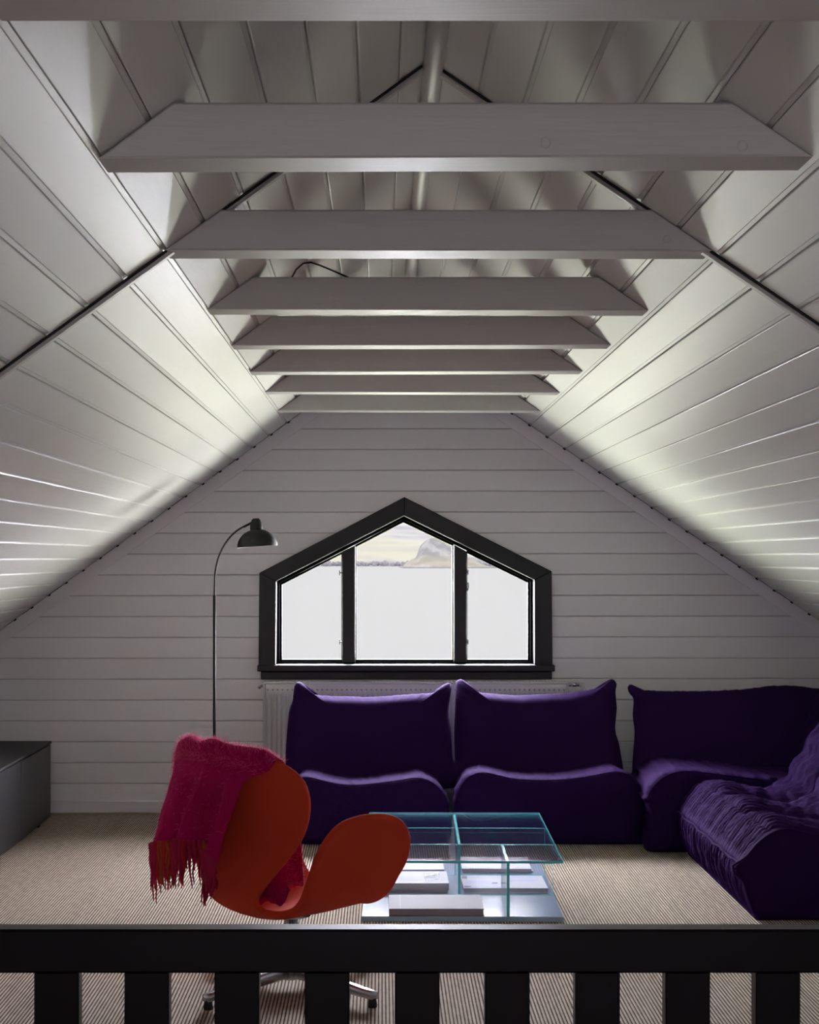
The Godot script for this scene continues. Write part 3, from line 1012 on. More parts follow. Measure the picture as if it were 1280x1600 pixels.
# ---------------------------------------------------------------- the lounge chair
const BACK_BEND := [[0.0, 0.0], [0.06, 1.0], [0.14, 23.9], [0.24, 70.6], [0.34, 83.8], [0.45, 75.8], [0.7, 88.5]]
const FRONT_BEND := [[0.0, 0.0], [0.1, 3.0], [0.2, 3.0], [0.3, -20.5], [0.4, -20.0]]
const SIDE_BEND := [[0.0, 0.0], [0.08, 8.3], [0.16, 23.1], [0.26, 60.6], [0.36, 71.1], [0.6, 50.7]]
const SHELL_EDGE := [[0.278, 0.0], [0.274, 0.08], [0.252, 0.17], [0.252, 0.26], [0.268, 0.335], [0.256, 0.403], [0.201, 0.461], [0.117, 0.497], [0.019, 0.506], [-0.06, 0.48], [-0.105, 0.41], [-0.108, 0.32], [-0.098, 0.22], [-0.102, 0.165], [-0.130, 0.128], [-0.174, 0.112], [-0.222, 0.124], [-0.295, 0.188], [-0.39, 0.262], [-0.47, 0.300], [-0.549, 0.311], [-0.611, 0.288], [-0.656, 0.214], [-0.674, 0.093], [-0.674, 0.0]]
const SHELL_MIDDLE := Vector2(-0.07, 0.0)
const CHAIR_TURN := 41.1
const CHAIR_X := -0.305
const CHAIR_D := 4.927
const CHAIR_Y := 0.229

func bent(x: float, knots: Array) -> Vector2:
	var n := 48
	var p := Vector2.ZERO
	var k := 0
	for i in n:
		var t := x * (i + 0.5) / n
		while k < knots.size() - 2 and knots[k + 1][0] < t:
			k += 1
		var a: float = lerpf(knots[k][1], knots[k + 1][1], clampf((t - knots[k][0]) / (knots[k + 1][0] - knots[k][0]), 0, 1))
		p += Vector2(cos(deg_to_rad(a)), sin(deg_to_rad(a))) * x / n
	return p

func shell_point(a: float, b: float) -> Vector3:   # (forward, side) along the shell -> a point of the room
	var f: float
	var h: float
	if a < 0:
		var q := bent(-a, BACK_BEND)
		f = -q.x
		h = q.y
	else:
		var q := bent(a, FRONT_BEND)
		f = q.x
		h = q.y
	var w := 1.0 / (1.0 + exp(-(a + 0.20) / 0.035))
	var s2 := bent(absf(b), SIDE_BEND)
	var s := signf(b) * (w * s2.x + (1.0 - w) * absf(b) * 0.97)
	var y := CHAIR_Y + h + w * s2.y
	f += (1.0 - w) * 1.3 * b * b
	var t := deg_to_rad(CHAIR_TURN)
	return Vector3(CHAIR_X + f * cos(t) + s * sin(t), y, -(CHAIR_D + f * sin(t) - s * cos(t)))

func shell_normal(a: float, b: float) -> Vector3:   # towards the sitter
	var e := 0.006
	var da := shell_point(a + e, b) - shell_point(a - e, b)
	var db := shell_point(a, b + e) - shell_point(a, b - e)
	return db.cross(da).normalized() * (1.0 if db.cross(da).y > 0 or a < -0.3 else -1.0)

func shell_in(a: float, b: float) -> Vector3:
	var n := shell_normal(a, b)
	var t := deg_to_rad(CHAIR_TURN)
	var fwd := Vector3(cos(t), 0.25, -sin(t))
	if a < -0.22 and n.dot(fwd) < 0:
		n = -n
	elif a >= -0.22 and n.y < 0:
		n = -n
	return n

func make_chair() -> void:
	var o := thing("lounge_chair", "orange lounge chair with curved wing shell on a polished star base", "chair", Vector3(CHAIR_X, 0, -CHAIR_D))
	var half := []
	for q in SHELL_EDGE:
		half.append(Vector2(q[0], q[1]))
	var one := curve([half[1] * Vector2(1, -1)] + half + [half[half.size() - 2] * Vector2(1, -1)], 7)
	var edge := PackedVector2Array()
	for i in range(7, one.size() - 8):
		edge.append(one[i])
	var n1 := edge.size()
	for i in range(n1 - 2, 0, -1):
		edge.append(edge[i] * Vector2(1, -1))
	edge = even(edge, 240)
	var ts := [0.0, 0.12, 0.22, 0.32, 0.41, 0.49, 0.56, 0.63, 0.69, 0.75, 0.80, 0.85, 0.89, 0.93, 0.965, 1.0]
	var thick := 0.0105
	var mids := []
	var ns := []
	for t in ts:
		var r1 := PackedVector3Array()
		var r2 := PackedVector3Array()
		for q in edge:
			var m: Vector2 = SHELL_MIDDLE + (q - SHELL_MIDDLE) * float(t)
			r1.append(shell_point(m.x, m.y))
			r2.append(shell_in(m.x, m.y))
		mids.append(r1)
		ns.append(r2)
	var rows := []
	for k in ts.size():
		var row := PackedVector3Array()
		for i in edge.size():
			row.append(mids[k][i] - ns[k][i] * thick)
		rows.append(row)
	var last := ts.size() - 1
	for w in [-60.0, -30.0, 0.0, 30.0, 60.0]:
		var row := PackedVector3Array()
		for i in edge.size():
			var out := (mids[last][i] - mids[last - 1][i] as Vector3).normalized()
			row.append(mids[last][i] + ns[last][i] * thick * sin(deg_to_rad(w)) + out * thick * cos(deg_to_rad(w)))
		rows.append(row)
	for k in range(last, -1, -1):
		var row := PackedVector3Array()
		for i in edge.size():
			row.append(mids[k][i] + ns[k][i] * thick)
		rows.append(row)
	var st := begin(true)
	sheet(st, rows, true, true)
	part(o, "shell", finish(st), M.orange_felt)
	# swivel column and star base
	var c := Vector3(-0.276, 0, -4.92)
	st = begin(true)
	lathe(st, c, [Vector2(0, 0.026), Vector2(0.030, 0.026), Vector2(0.036, 0.034), Vector2(0.036, 0.078), Vector2(0.027, 0.088), Vector2(0.0225, 0.10), Vector2(0.0225, 0.212), Vector2(0.06, 0.2165), Vector2(0, 0.217)], 28)
	part(o, "column", finish(st), M.aluminium)
	for k in 4:
		var w := PI / 4 - 0.05 + k * PI / 2
		var dir := Vector3(cos(w), 0, sin(w))
		var side := Vector3(-dir.z, 0, dir.x)
		st = begin(true)
		var rws := []
		for s in 9:
			var t := s / 8.0
			var p := c + dir * lerpf(0.02, 0.345, t) + Vector3(0, lerpf(0.052, 0.034, t), 0)
			var hw := lerpf(0.021, 0.014, t)
			var hh := lerpf(0.020, 0.011, t)
			var ring := PackedVector3Array()
			for m in 12:
				var an := TAU * m / 12
				ring.append(p + side * hw * signf(cos(an)) * pow(absf(cos(an)), 0.3) + Vector3.UP * hh * signf(sin(an)) * pow(absf(sin(an)), 0.35))
			if s == 8:
				rws.append(ring)
				var cap := PackedVector3Array()
				for m in 12:
					cap.append(p + dir * 0.004)
				rws.append(cap)
			else:
				rws.append(ring)
		sheet(st, rws, true, true)
		var leg := part(o, "leg", finish(st), M.aluminium)
		st = begin(true)
		lathe(st, c + dir * 0.335, [Vector2(0, 0), Vector2(0.013, 0), Vector2(0.014, 0.006), Vector2(0.012, 0.02), Vector2(0.008, 0.03), Vector2(0, 0.03)], 14)
		part(leg, "glide", finish(st), M.rubber)

func top_edge(b: float) -> float:
	var k := [[0.0, -0.674], [0.093, -0.674], [0.214, -0.656], [0.288, -0.611], [0.305, -0.575], [0.311, -0.549]]
	b = absf(b)
	for i in k.size() - 1:
		if b <= k[i + 1][0]:
			return lerpf(k[i][1], k[i + 1][1], (b - k[i][0]) / (k[i + 1][0] - k[i][0]))
	return -0.549

func make_throw() -> void:
	var o := thing("throw_blanket", "fuzzy magenta mohair throw with long fringes, draped over the orange chair", "blanket", Vector3(-0.5, 0.4, -4.95))
	var t := deg_to_rad(CHAIR_TURN)
	var out := Vector3(-cos(t), 0, sin(t))        # behind the chair's back
	var nu := 72
	var b0 := -0.308
	var b1 := 0.25
	noise.seed = 5
	noise.frequency = 1.0
	var rows := []
	for r in 14:                                  # inside the chair, seat to ridge
		var w := r / 13.0
		var row := PackedVector3Array()
		for i in nu + 1:
			var u := float(i) / nu
			var b := lerpf(b0, b1, u)
			var a := lerpf(-0.13, top_edge(b), w)
			var bb := b * lerpf(0.85, 1.0, w) + lerpf(0.03, 0.0, w)
			var fold := 0.010 + 0.009 * sin(u * 21.0 + w * 2.0) * (1.0 - w * 0.7) + 0.010 * noise.get_noise_2d(u * 9.0, w * 4.0)
			row.append(shell_point(a, bb) + shell_in(a, bb) * (0.018 + maxf(0.0, fold) + 0.075 * sin(PI * minf(1.0, w * 1.25)) * smoothstep(0.5, 1.0, u)))
		rows.append(row)
	var ridge := PackedVector3Array()
	for i in nu + 1:
		var b := lerpf(b0, b1, float(i) / nu)
		ridge.append(shell_point(top_edge(b), b))
	for r in 4:
		var an := lerpf(0.5, 2.5, r / 3.0)
		var row := PackedVector3Array()
		for i in nu + 1:
			var u := float(i) / nu
			var bump := 0.007 * noise.get_noise_2d(u * 11.0, 30.0) + 0.004 * sin(u * 23.0)
			row.append(ridge[i] + Vector3.UP * (0.024 + bump) * sin(an) - out * 0.024 * cos(an))
		rows.append(row)
	var hem := PackedVector3Array()
	var drop_dirs := []
	var nr := 20
	for r in range(1, nr + 1):
		var v := float(r) / nr
		var row := PackedVector3Array()
		for i in nu + 1:
			var u := float(i) / nu
			var long := lerpf(0.275, 0.30, u) + 0.02 * sin(u * 6.0 + 0.5) + 0.010 * noise.get_noise_2d(u * 8.0, 60.0)
			var sweep := lerpf(0.03, 0.085, smoothstep(0.0, 1.0, u))
			var fold := 0.030 * sin(u * 20.0 + 1.0 * v + 1.2 * sin(u * 9.0)) * smoothstep(0.05, 0.8, v) + 0.014 * noise.get_noise_2d(u * 7.0 + 3.0, v * 1.5) * v
			var p: Vector3 = ridge[i] + out * (0.026 + sweep * pow(v, 1.15) + fold) + Vector3.DOWN * (long * v - 0.004)
			p += Vector3(0.012 * sin(u * 17.0) * v, 0, 0)
			p.x -= 0.022 * v * (1.0 - u)
			p += (shell_point(top_edge(0.19), 0.19) - shell_point(top_edge(0.25), 0.25)) * pow(u, 4.0) * smoothstep(0.0, 0.25, v)
			row.append(p)
		rows.append(row)
		if r == nr:
			hem = row
	var st := begin(true)
	# give the cloth a thickness: the sheet twice, the second a little lower
	sheet(st, rows, false)
	var cloth := part(o, "cloth", finish(st), M.mohair)
	# fringes along the hem
	var cols := [M.fringe_magenta, M.fringe_red, M.fringe_orange]
	for layer in 2:
		var count := 74 if layer == 0 else 56
		for k in count:
			var u := (k + 0.5) / count
			var i := clampi(int(u * nu), 0, nu - 1)
			var p := hem[i].lerp(hem[i + 1], u * nu - i) + out * (0.004 if layer == 0 else -0.006)
			p += Vector3.UP * 0.012
			var l := (0.125 if layer == 0 else 0.085) + rng.randf_range(-0.018, 0.018)
			if u > 0.80:
				l *= 0.62
			var path := PackedVector3Array()
			var ph := rng.randf() * TAU
			var amp := rng.randf_range(0.001, 0.0045)
			var lean := rng.randf_range(-0.008, 0.010)
			for s in 9:
				var w := s / 8.0
				path.append(p + Vector3(amp * sin(ph + w * 9.0) + lean * w * w, -l * w, amp * 0.7 * cos(ph + w * 8.0)))
			var which: int = 0
			var h := noise.get_noise_2d(u * 14.0, 90.0 + layer * 7)
			if h > 0.12:
				which = 2
			elif h > -0.12:
				which = 1
			if u > 0.78:
				which = 0
			part(o, "tassel", tube_mesh(path, [0.0056, 0.0064, 0.0062, 0.0056, 0.0046, 0.0034, 0.0027, 0.0023, 0.0014], 6), cols[which])
	for k in 16:                                  # the longer corner of the under layer
		var p := at(318 + k * 1.9, 1340 + rng.randf() * 8.0, 4.80 + 0.012 * (k % 3))
		var l := (0.135 - 0.0042 * k) + rng.randf_range(-0.008, 0.008)
		var path := PackedVector3Array()
		var ph := rng.randf() * TAU
		for s in 7:
			var w := s / 6.0
			path.append(p + Vector3(0.002 * sin(ph + w * 6.0) - 0.004 * w, -l * w, 0.002 * cos(ph + w * 5.0)))
		part(o, "tassel", tube_mesh(path, [0.0046, 0.0046, 0.0042, 0.0038, 0.0034, 0.003, 0.002], 6), M.fringe_magenta)
	# loose hairs that stand off the cloth
	st = begin()
	var total := rows.size()
	for k in 4600:
		var r := 0
		var i := 0
		var pick := rng.randf()
		if pick < 0.56:
			r = rng.randi_range(12, 19)
			i = rng.randi_range(0, nu - 1)
		elif pick < 0.72:
			r = rng.randi_range(14, total - 2)
			i = rng.randi_range(0, 4)
		elif pick < 0.90:
			r = rng.randi_range(1, 14)
			i = rng.randi_range(nu - 8, nu - 1)
		else:
			r = rng.randi_range(1, total - 2)
			i = rng.randi_range(0, nu - 1)
		var a: Vector3 = rows[r][i]
		var b: Vector3 = rows[r][i + 1]
		var c: Vector3 = rows[r + 1][i]
		var nrm := (b - a).cross(c - a).normalized()
		if r < 14:
			nrm = shell_in(-0.4, 0.0)
		elif r < 18:
			nrm = Vector3.UP
		else:
			nrm = out
		if i < 5 and r > 16:
			nrm = (nrm + Vector3(-1.0, 0, -0.3)).normalized()
		if i > nu - 9 and r < 15:
			nrm = Vector3(0.8, 0.5, 0.3)
		var p := a + (b - a) * rng.randf() + (c - a) * rng.randf()
		var dir := (nrm + Vector3(rng.randf_range(-1, 1), rng.randf_range(-0.8, 0.9), rng.randf_range(-1, 1)) * 0.95).normalized()
		var l := rng.randf_range(0.006, 0.020) * (1.35 if rng.randf() < 0.1 else 1.0)
		var bend := Vector3(rng.randf_range(-1, 1), rng.randf_range(-1, 1), rng.randf_range(-1, 1)) * l * 0.45
		var mid := p + dir * l * 0.55 + bend * 0.5
		var tip := p + dir * l + bend * rng.randf_range(-0.6, 1.2)
		var sd := dir.cross(Vector3(0, 0.3, 1)).normalized() * 0.00030
		quad(st, p - sd, p + sd, mid + sd, mid - sd)
		tri(st, mid - sd, mid + sd, tip)
	var fz := part(o, "fuzz", finish(st), M.mohair_fuzz)
	fz.set_meta("kind", "stuff")

# ---------------------------------------------------------------- table and books
func make_table() -> void:
	var base := Vector3(0.294, 0, -6.35)
	var o := thing("coffee_table", "low clear glass coffee table with crossing upright panes under its top", "table", base)
	o.rotation.y = -0.0173
	var x0 := -0.062
	var x1 := 0.658
	var zf := -5.80
	var zb := -6.90
	# tops: the clear sheet with its green ground edge
	var sheet_part := func(called: String, lo: Vector3, hi: Vector3, m: Material) -> MeshInstance3D:
		var e := 0.0022
		var g := part(o, called, box_mesh(lo, hi, 0.0006), m)
		var st := begin()
		var thin := 0
		var s := hi - lo
		if s.y < s.x and s.y < s.z:
			thin = 1
		elif s.z < s.x:
			thin = 2
		for ax in 3:
			if ax == thin:
				continue
			for side in 2:
				var l2 := lo
				var h2 := hi
				if side == 0:
					h2[ax] = lo[ax] + 0.0005
					l2[ax] = lo[ax] - 0.0009
				else:
					l2[ax] = hi[ax] - 0.0005
					h2[ax] = hi[ax] + 0.0009
				box(st, l2, h2)
		part(g, "ground_edge", finish(st), M.shelf_edge if called == "shelf" else M.glass_edge)
		return g
	sheet_part.call("tabletop", Vector3(x0, 0.2085, zb), Vector3(x1, 0.2175, zf), M.table_glass)
	sheet_part.call("shelf", Vector3(x0, 0.0, zb), Vector3(x1, 0.018, zf), M.shelf_glass)
	sheet_part.call("spine_pane", Vector3(0.293, 0.0182, zb + 0.004), Vector3(0.303, 0.2083, -6.19), M.table_glass)
	sheet_part.call("cross_pane", Vector3(x0 + 0.004, 0.0182, -6.562), Vector3(0.2905, 0.2083, -6.552), M.table_glass)
	sheet_part.call("cross_pane", Vector3(0.3055, 0.0182, -6.562), Vector3(x1 - 0.004, 0.2083, -6.552), M.table_glass)
	sheet_part.call("cross_pane", Vector3(x0 + 0.004, 0.0182, -6.186), Vector3(x1 - 0.004, 0.2083, -6.176), M.table_glass)
	sheet_part.call("short_pane", Vector3(0.456, 0.0182, -6.174), Vector3(0.466, 0.2083, zf + -0.004), M.table_glass)

func book(called: String, label: String, x0: float, x1: float, zf: float, zb: float, y0: float, y1: float, cover: String, turn := 0.0, soft := false) -> Array:
	var base := Vector3((x0 + x1) / 2, y0, -(zf + zb) / 2)
	var o := thing(called, label, "magazine" if soft else "book", base)
	o.rotation.y = turn
	var c := 0.0008 if soft else 0.0024
	var lap := 0.0 if soft else 0.003
	part(o, "pages", box_mesh(Vector3(x0 + lap, y0 + c, -zb + lap), Vector3(x1 - lap, y1 - c, -zf - lap), 0.0), M.page_edges)
	var top := part(o, "front_cover", box_mesh(Vector3(x0, y1 - c, -zb), Vector3(x1, y1, -zf), 0.0005), M[cover])
	part(o, "back_cover", box_mesh(Vector3(x0, y0, -zb), Vector3(x1, y0 + c, -zf), 0.0005), M[cover])
	part(o, "spine", box_mesh(Vector3(x0, y0 + c, -zb), Vector3(x0 + 0.0022, y1 - c, -zf), 0.0), M[cover])
	return [o, top]

func patch(st: SurfaceTool, pts: Array, y: float) -> void:
	for k in range(1, pts.size() - 1):
		tri_out(st, Vector3(pts[0][0], y, -pts[0][1]), Vector3(pts[k][0], y, -pts[k][1]), Vector3(pts[k + 1][0], y, -pts[k + 1][1]), Vector3(pts[0][0], y - 1, -pts[0][1]))

func make_books() -> void:
	var a := book("art_book", "thick pale grey art book with a ruled strip, front left on the glass shelf", 0.025, 0.367, 5.815, 6.06, 0.0183, 0.0425, "grey_cover")
	var st := begin()
	patch(st, [[0.0655, 5.817], [0.067, 5.817], [0.067, 6.058], [0.0655, 6.058]], 0.0427)
	part(a[1], "ruled_line", finish(st), M.white_cover)
	book("magazine", "thin grey magazine under the white lettered one on the glass shelf", -0.05, 0.250, 6.205, 6.43, 0.0183, 0.031, "grey_cover", 0.0, true)
	var b := book("magazine", "white magazine with tall thin capital letters on its right side", -0.055, 0.256, 6.20, 6.436, 0.0312, 0.057, "white_cover", 0.0, true)
	# the title runs from the front edge towards the back
	var f := SystemFont.new()
	f.font_names = PackedStringArray(["Droid Serif"])
	var t := TextMesh.new()
	t.text = "VIXI"
	t.font = f
	t.font_size = 32
	t.pixel_size = 0.0019
	t.depth = 0.0005
	var tm := part(b[1], "title", t, M.ink)
	tm.transform = Transform3D(Basis(Vector3(0, 0, -1) * 1.25, Vector3(-1, 0, 0) * 1.3, Vector3(0, 1, 0)), Vector3(0.198, 0.0574, -6.32))
	book("magazine", "white magazine farthest back on the left of the glass shelf", -0.05, 0.254, 6.62, 6.86, 0.0183, 0.029, "white_cover", 0.0, true)
	book("magazine", "lower of the two white magazines at the back right of the glass shelf", 0.330, 0.615, 6.605, 6.85, 0.0183, 0.0255, "white_cover", 0.0, true)
	book("magazine", "upper of the two white magazines at the back right of the glass shelf", 0.328, 0.611, 6.60, 6.86, 0.0257, 0.036, "white_cover", -0.02, true)
	var e := book("art_book", "lilac and white picture book on the right of the glass shelf", 0.3126, 0.636, 6.207, 6.45, 0.0183, 0.037, "white_cover")
	st = begin()
	patch(st, [[0.316, 6.215], [0.45, 6.212], [0.46, 6.235], [0.42, 6.25], [0.316, 6.255]], 0.0372)
	patch(st, [[0.318, 6.275], [0.44, 6.28], [0.452, 6.32], [0.40, 6.345], [0.33, 6.35]], 0.0372)
	patch(st, [[0.47, 6.33], [0.60, 6.33], [0.615, 6.37], [0.58, 6.385], [0.47, 6.36]], 0.0372)
	patch(st, [[0.34, 6.40], [0.62, 6.40], [0.60, 6.44], [0.34, 6.44]], 0.0372)
	part(e[1], "cover_print", finish(st), M.lilac_cover)
	st = begin()
	patch(st, [[0.315, 6.39], [0.335, 6.385], [0.338, 6.44], [0.316, 6.445]], 0.0374)
	patch(st, [[0.316, 6.225], [0.34, 6.225], [0.345, 6.245], [0.318, 6.25]], 0.0374)
	patch(st, [[0.425, 6.285], [0.448, 6.288], [0.45, 6.315], [0.43, 6.318]], 0.0374)
	part(e[1], "cover_print", finish(st), M.slate_cover)

# ---------------------------------------------------------------- lamp, radiator, sideboard, railing
func make_lamp() -> void:
	var d := 7.72
	var foot := at(335, 872 + EYE * FOCAL / d, d)
	var o := thing("floor_lamp", "slim black arched floor lamp with a domed shade, left of the window", "lamp", foot)
	var st := begin(true)
	lathe(st, foot, [Vector2(0, 0), Vector2(0.125, 0), Vector2(0.127, 0.006), Vector2(0.122, 0.014), Vector2(0.03, 0.02), Vector2(0.012, 0.03), Vector2(0, 0.03)], 40)
	part(o, "base", finish(st), M.lamp_black)
	var top := at(335, 930, d)
	part(o, "pole", tube_mesh(PackedVector3Array([foot + Vector3(0, 0.02, 0), top]), [0.0068], 14), M.lamp_black)
	var arc := []
	for q in [[335, 932], [335.3, 915], [336, 898], [338.5, 882], [343, 867], [349.5, 853.5], [358, 841], [367, 832], [376, 825.5], [384, 821.5], [392, 817.5]]:
		var p := at(q[0], q[1], d)
		arc.append(Vector2(p.x, p.y))
	var path := PackedVector3Array()
	for q in curve(arc, 5):
		path.append(Vector3(q.x, q.y, -d))
	part(o, "gooseneck", tube_mesh(path, [0.0042], 10), M.lamp_black)
	st = begin(true)
	tube(st, PackedVector3Array([at(380.5, 823.3, d), at(393, 817, d)]), [0.0056], 10)
	part(o, "arm_sleeve", finish(st), M.lamp_black)
	# the dome leans a little to the left
	var c := at(402.5, 854.0, d)
	var tilt := Basis(Vector3(0, 0, 1), deg_to_rad(3.6))
	var R := 0.0965
	var outer := [Vector2(R, 0.0)]
	for k in range(1, 13):
		var w := PI / 2 * k / 13.0
		outer.append(Vector2(R * cos(w), 0.083 * sin(w)))
	outer.append(Vector2(0.02, 0.083))
	var inner := []
	for k in range(0, 13):
		var w := PI / 2 * (12 - k) / 13.0
		inner.append(Vector2((R - 0.002) * cos(w), 0.080 * sin(w)))
	st = begin(true)
	lathe(st, c, outer, 48, tilt)
	var shade := part(o, "shade", finish(st), M.lamp_black)
	st = begin(true)
	lathe(st, c, inner + [Vector2(R - 0.0015, -0.0006), Vector2(R, 0.0)], 48, tilt)
	part(shade, "white_lining", finish(st), M.lamp_white)
	st = begin(true)
	lathe(st, c, [Vector2(0.029, 0.076), Vector2(0.0305, 0.084), Vector2(0.0295, 0.098), Vector2(0.026, 0.114), Vector2(0.020, 0.128), Vector2(0.014, 0.134), Vector2(0.0, 0.1345)], 32, tilt)
	part(o, "cap", finish(st), M.lamp_black)
	st = begin(true)
	lathe(st, c + tilt * Vector3(0, 0.012, 0), [Vector2(0, 0), Vector2(0.018, 0.004), Vector2(0.028, 0.018), Vector2(0.026, 0.034), Vector2(0.014, 0.05), Vector2(0.013, 0.064)], 24, tilt)
	part(o, "bulb", finish(st), M.lamp_white)

func make_radiator() -> void:
	var d := 8.175
	var a := at(411, 1067, d)
	var b := at(889, 1067, d)
	var o := thing("radiator", "long white panel radiator under the window, behind the purple seats", "radiator", Vector3((a.x + b.x) / 2, 0.11, -d - 0.04))
	var y0 := 0.11
	var y1 := a.y
	var n := int((b.x - a.x - 0.03) / 0.0246)
	var st := begin(true)
	# front panel: pressed channels that fade out at top and bottom
	var rows := []
	var ys := [y0, y0 + 0.012, y0 + 0.03, y0 + 0.05, y0 + 0.08, y1 - 0.11, y1 - 0.085, y1 - 0.065, y1 - 0.05, y1 - 0.01, y1]
	var amp := [0.0, 0.0, 0.4, 0.8, 1.0, 1.0, 0.75, 0.35, 0.0, 0.0, 0.0]
	for k in ys.size():
		var row := PackedVector3Array()
		for i in n * 8 + 1:
			var x := lerpf(a.x + 0.012, b.x - 0.012, float(i) / (n * 8))
			var w := cos(TAU * i / 8.0)
			var h: float = 0.0065 * amp[k] * clampf(w * 1.5, -1, 1)
			var dimple := 0.0
			row.append(Vector3(x, ys[k], -d + h - 0.0065 * amp[k] + dimple - (0.008 if k == 0 or k == ys.size() - 1 else 0.0)))
		rows.append(row)
	sheet(st, rows)
	var pn := part(o, "front_panel", finish(st), M.radiator_white)
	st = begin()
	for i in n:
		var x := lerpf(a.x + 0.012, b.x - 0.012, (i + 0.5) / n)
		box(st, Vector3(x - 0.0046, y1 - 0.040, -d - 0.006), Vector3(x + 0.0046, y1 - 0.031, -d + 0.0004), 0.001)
	part(pn, "channel_end_shade", finish(st), M.channel_shade_grey).set_meta("kind", "stuff")  # small grey boxes paint the shading at the tops of the channels
	part(o, "rear_panel", box_mesh(Vector3(a.x + 0.01, y0, -8.262), Vector3(b.x - 0.01, y1 - 0.005, -8.25), 0.003), M.radiator_white)
	st = begin()
	box(st, Vector3(a.x, y1 - 0.006, -d - 0.004), Vector3(b.x, y1 + 0.006, -d + 0.0015), 0.002)
	box(st, Vector3(a.x, y1 - 0.006, -8.262), Vector3(b.x, y1 + 0.006, -8.256), 0.002)
	for i in 96:
		var x := lerpf(a.x + 0.006, b.x - 0.006, i / 95.0)
		box(st, Vector3(x - 0.003, y1 - 0.002, -8.258), Vector3(x + 0.003, y1 + 0.004, -d - 0.002))
	part(o, "top_grille", finish(st), M.radiator_white)
	for x in [a.x, b.x - 0.011]:
		part(o, "side_cover", box_mesh(Vector3(x, y0 + 0.004, -8.262), Vector3(x + 0.011, y1 - 0.002, -d + 0.001), 0.003), M.radiator_white)
	# air valve on the left, thermostat valve and pipe on the right
	st = begin(true)
	tube(st, PackedVector3Array([Vector3(a.x + 0.004, y1 - 0.016, -8.21), Vector3(a.x - 0.012, y1 - 0.019, -8.20), Vector3(a.x - 0.022, y1 - 0.026, -8.19)]), [0.006, 0.006, 0.008], 10)
	part(o, "air_valve", finish(st), M.chrome)
	var y := at(0, 1070, 8.2).y
	st = begin(true)
	tube(st, PackedVector3Array([Vector3(b.x - 0.002, y, -8.20), Vector3(b.x + 0.016, y, -8.20)]), [0.0105], 12)
	tube(st, PackedVector3Array([Vector3(b.x + 0.020, y, -8.20), Vector3(b.x + 0.040, y, -8.20)]), [0.0125], 6)
	tube(st, PackedVector3Array([Vector3(b.x + 0.040, y, -8.20), Vector3(b.x + 0.062, y, -8.20)]), [0.0095], 12)
	var v := part(o, "valve", finish(st), M.chrome)
	st = begin(true)
	tube(st, PackedVector3Array([Vector3(b.x + 0.056, y, -8.20), Vector3(b.x + 0.080, y, -8.20)]), [0.0125], 16)
	tube(st, PackedVector3Array([Vector3(b.x + 0.072, y - 0.004, -8.20), Vector3(b.x + 0.072, y - 0.035, -8.20)]), [0.0115], 16)
	part(v, "elbow", finish(st), M.radiator_white)
	part(o, "pipe", tube_mesh(PackedVector3Array([Vector3(b.x + 0.072, y - 0.03, -8.20), Vector3(b.x + 0.072, 0.0, -8.20)]), [0.0075], 12), M.radiator_white)

func make_sideboard() -> void:
	var xf := -1.635
	var xb := -2.09
	var zf := -8.0
	var zn := -6.04
	var o := thing("sideboard", "low black sideboard with plain doors against the left wall", "cabinet", Vector3((xf + xb) / 2, 0, (zf + zn) / 2))
	part(o, "body", box_mesh(Vector3(xb, 0.022, zf + 0.001), Vector3(xf - 0.019, 0.383, zn - 0.001), 0.002), M.cabinet_black)
	part(o, "top_panel", box_mesh(Vector3(xb, 0.386, zf - 0.003), Vector3(xf + 0.004, 0.398, zn + 0.003), 0.0015), M.cabinet_top)
	var w := (zn - zf) / 3.0
	for k in 3:
		part(o, "door", box_mesh(Vector3(xf - 0.018, 0.024, zf + w * k + 0.0015), Vector3(xf, 0.380, zf + w * (k + 1) - 0.0015), 0.0012), M.cabinet_black)
	for q in [[xf - 0.04, zf + 0.16], [xf - 0.04, zn - 0.16], [xb + 0.05, zf + 0.16], [xb + 0.05, zn - 0.16]]:
		part(o, "foot", box_mesh(Vector3(q[0] - 0.02, 0, q[1] - 0.02), Vector3(q[0] + 0.02, 0.0218, q[1] + 0.02), 0.002), M.rubber)

func make_railing() -> void:
	var d := 1.745
	var x0 := -1.0
	var x1 := 1.0
	var o := thing("railing", "black painted wooden railing with square balusters along the bottom edge", "railing", Vector3(0, 0, -d - 0.012))
	var yt := 0.9
	var rail := part(o, "handrail", box_mesh(Vector3(x0, 0.853, -d - 0.030), Vector3(x1, yt, -d), 0.0025), M.rail_paint)
	var pitch := 0.0973
	var wide := 0.0482
	var first := (52.0 - 597.0) * d / FOCAL
	var mesh := box_mesh(Vector3(0, 0.06, -d - 0.026), Vector3(wide, 0.8535, -d - 0.003), 0.0015)
	for k in range(-7, 17):
		var b := part(o, "baluster", mesh, M.rail_paint)
		b.position.x += first + pitch * k
	part(o, "bottom_rail", box_mesh(Vector3(x0, 0.02, -d - 0.030), Vector3(x1, 0.062, -d), 0.002), M.rail_paint)
	for x in [x0, x1 - 0.06]:
		part(o, "post", box_mesh(Vector3(x - 0.03 if x < 0 else x + 0.03, 0, -d - 0.05), Vector3(x + 0.03 if x < 0 else x + 0.09, 0.94, -d + 0.02), 0.003), M.rail_paint)

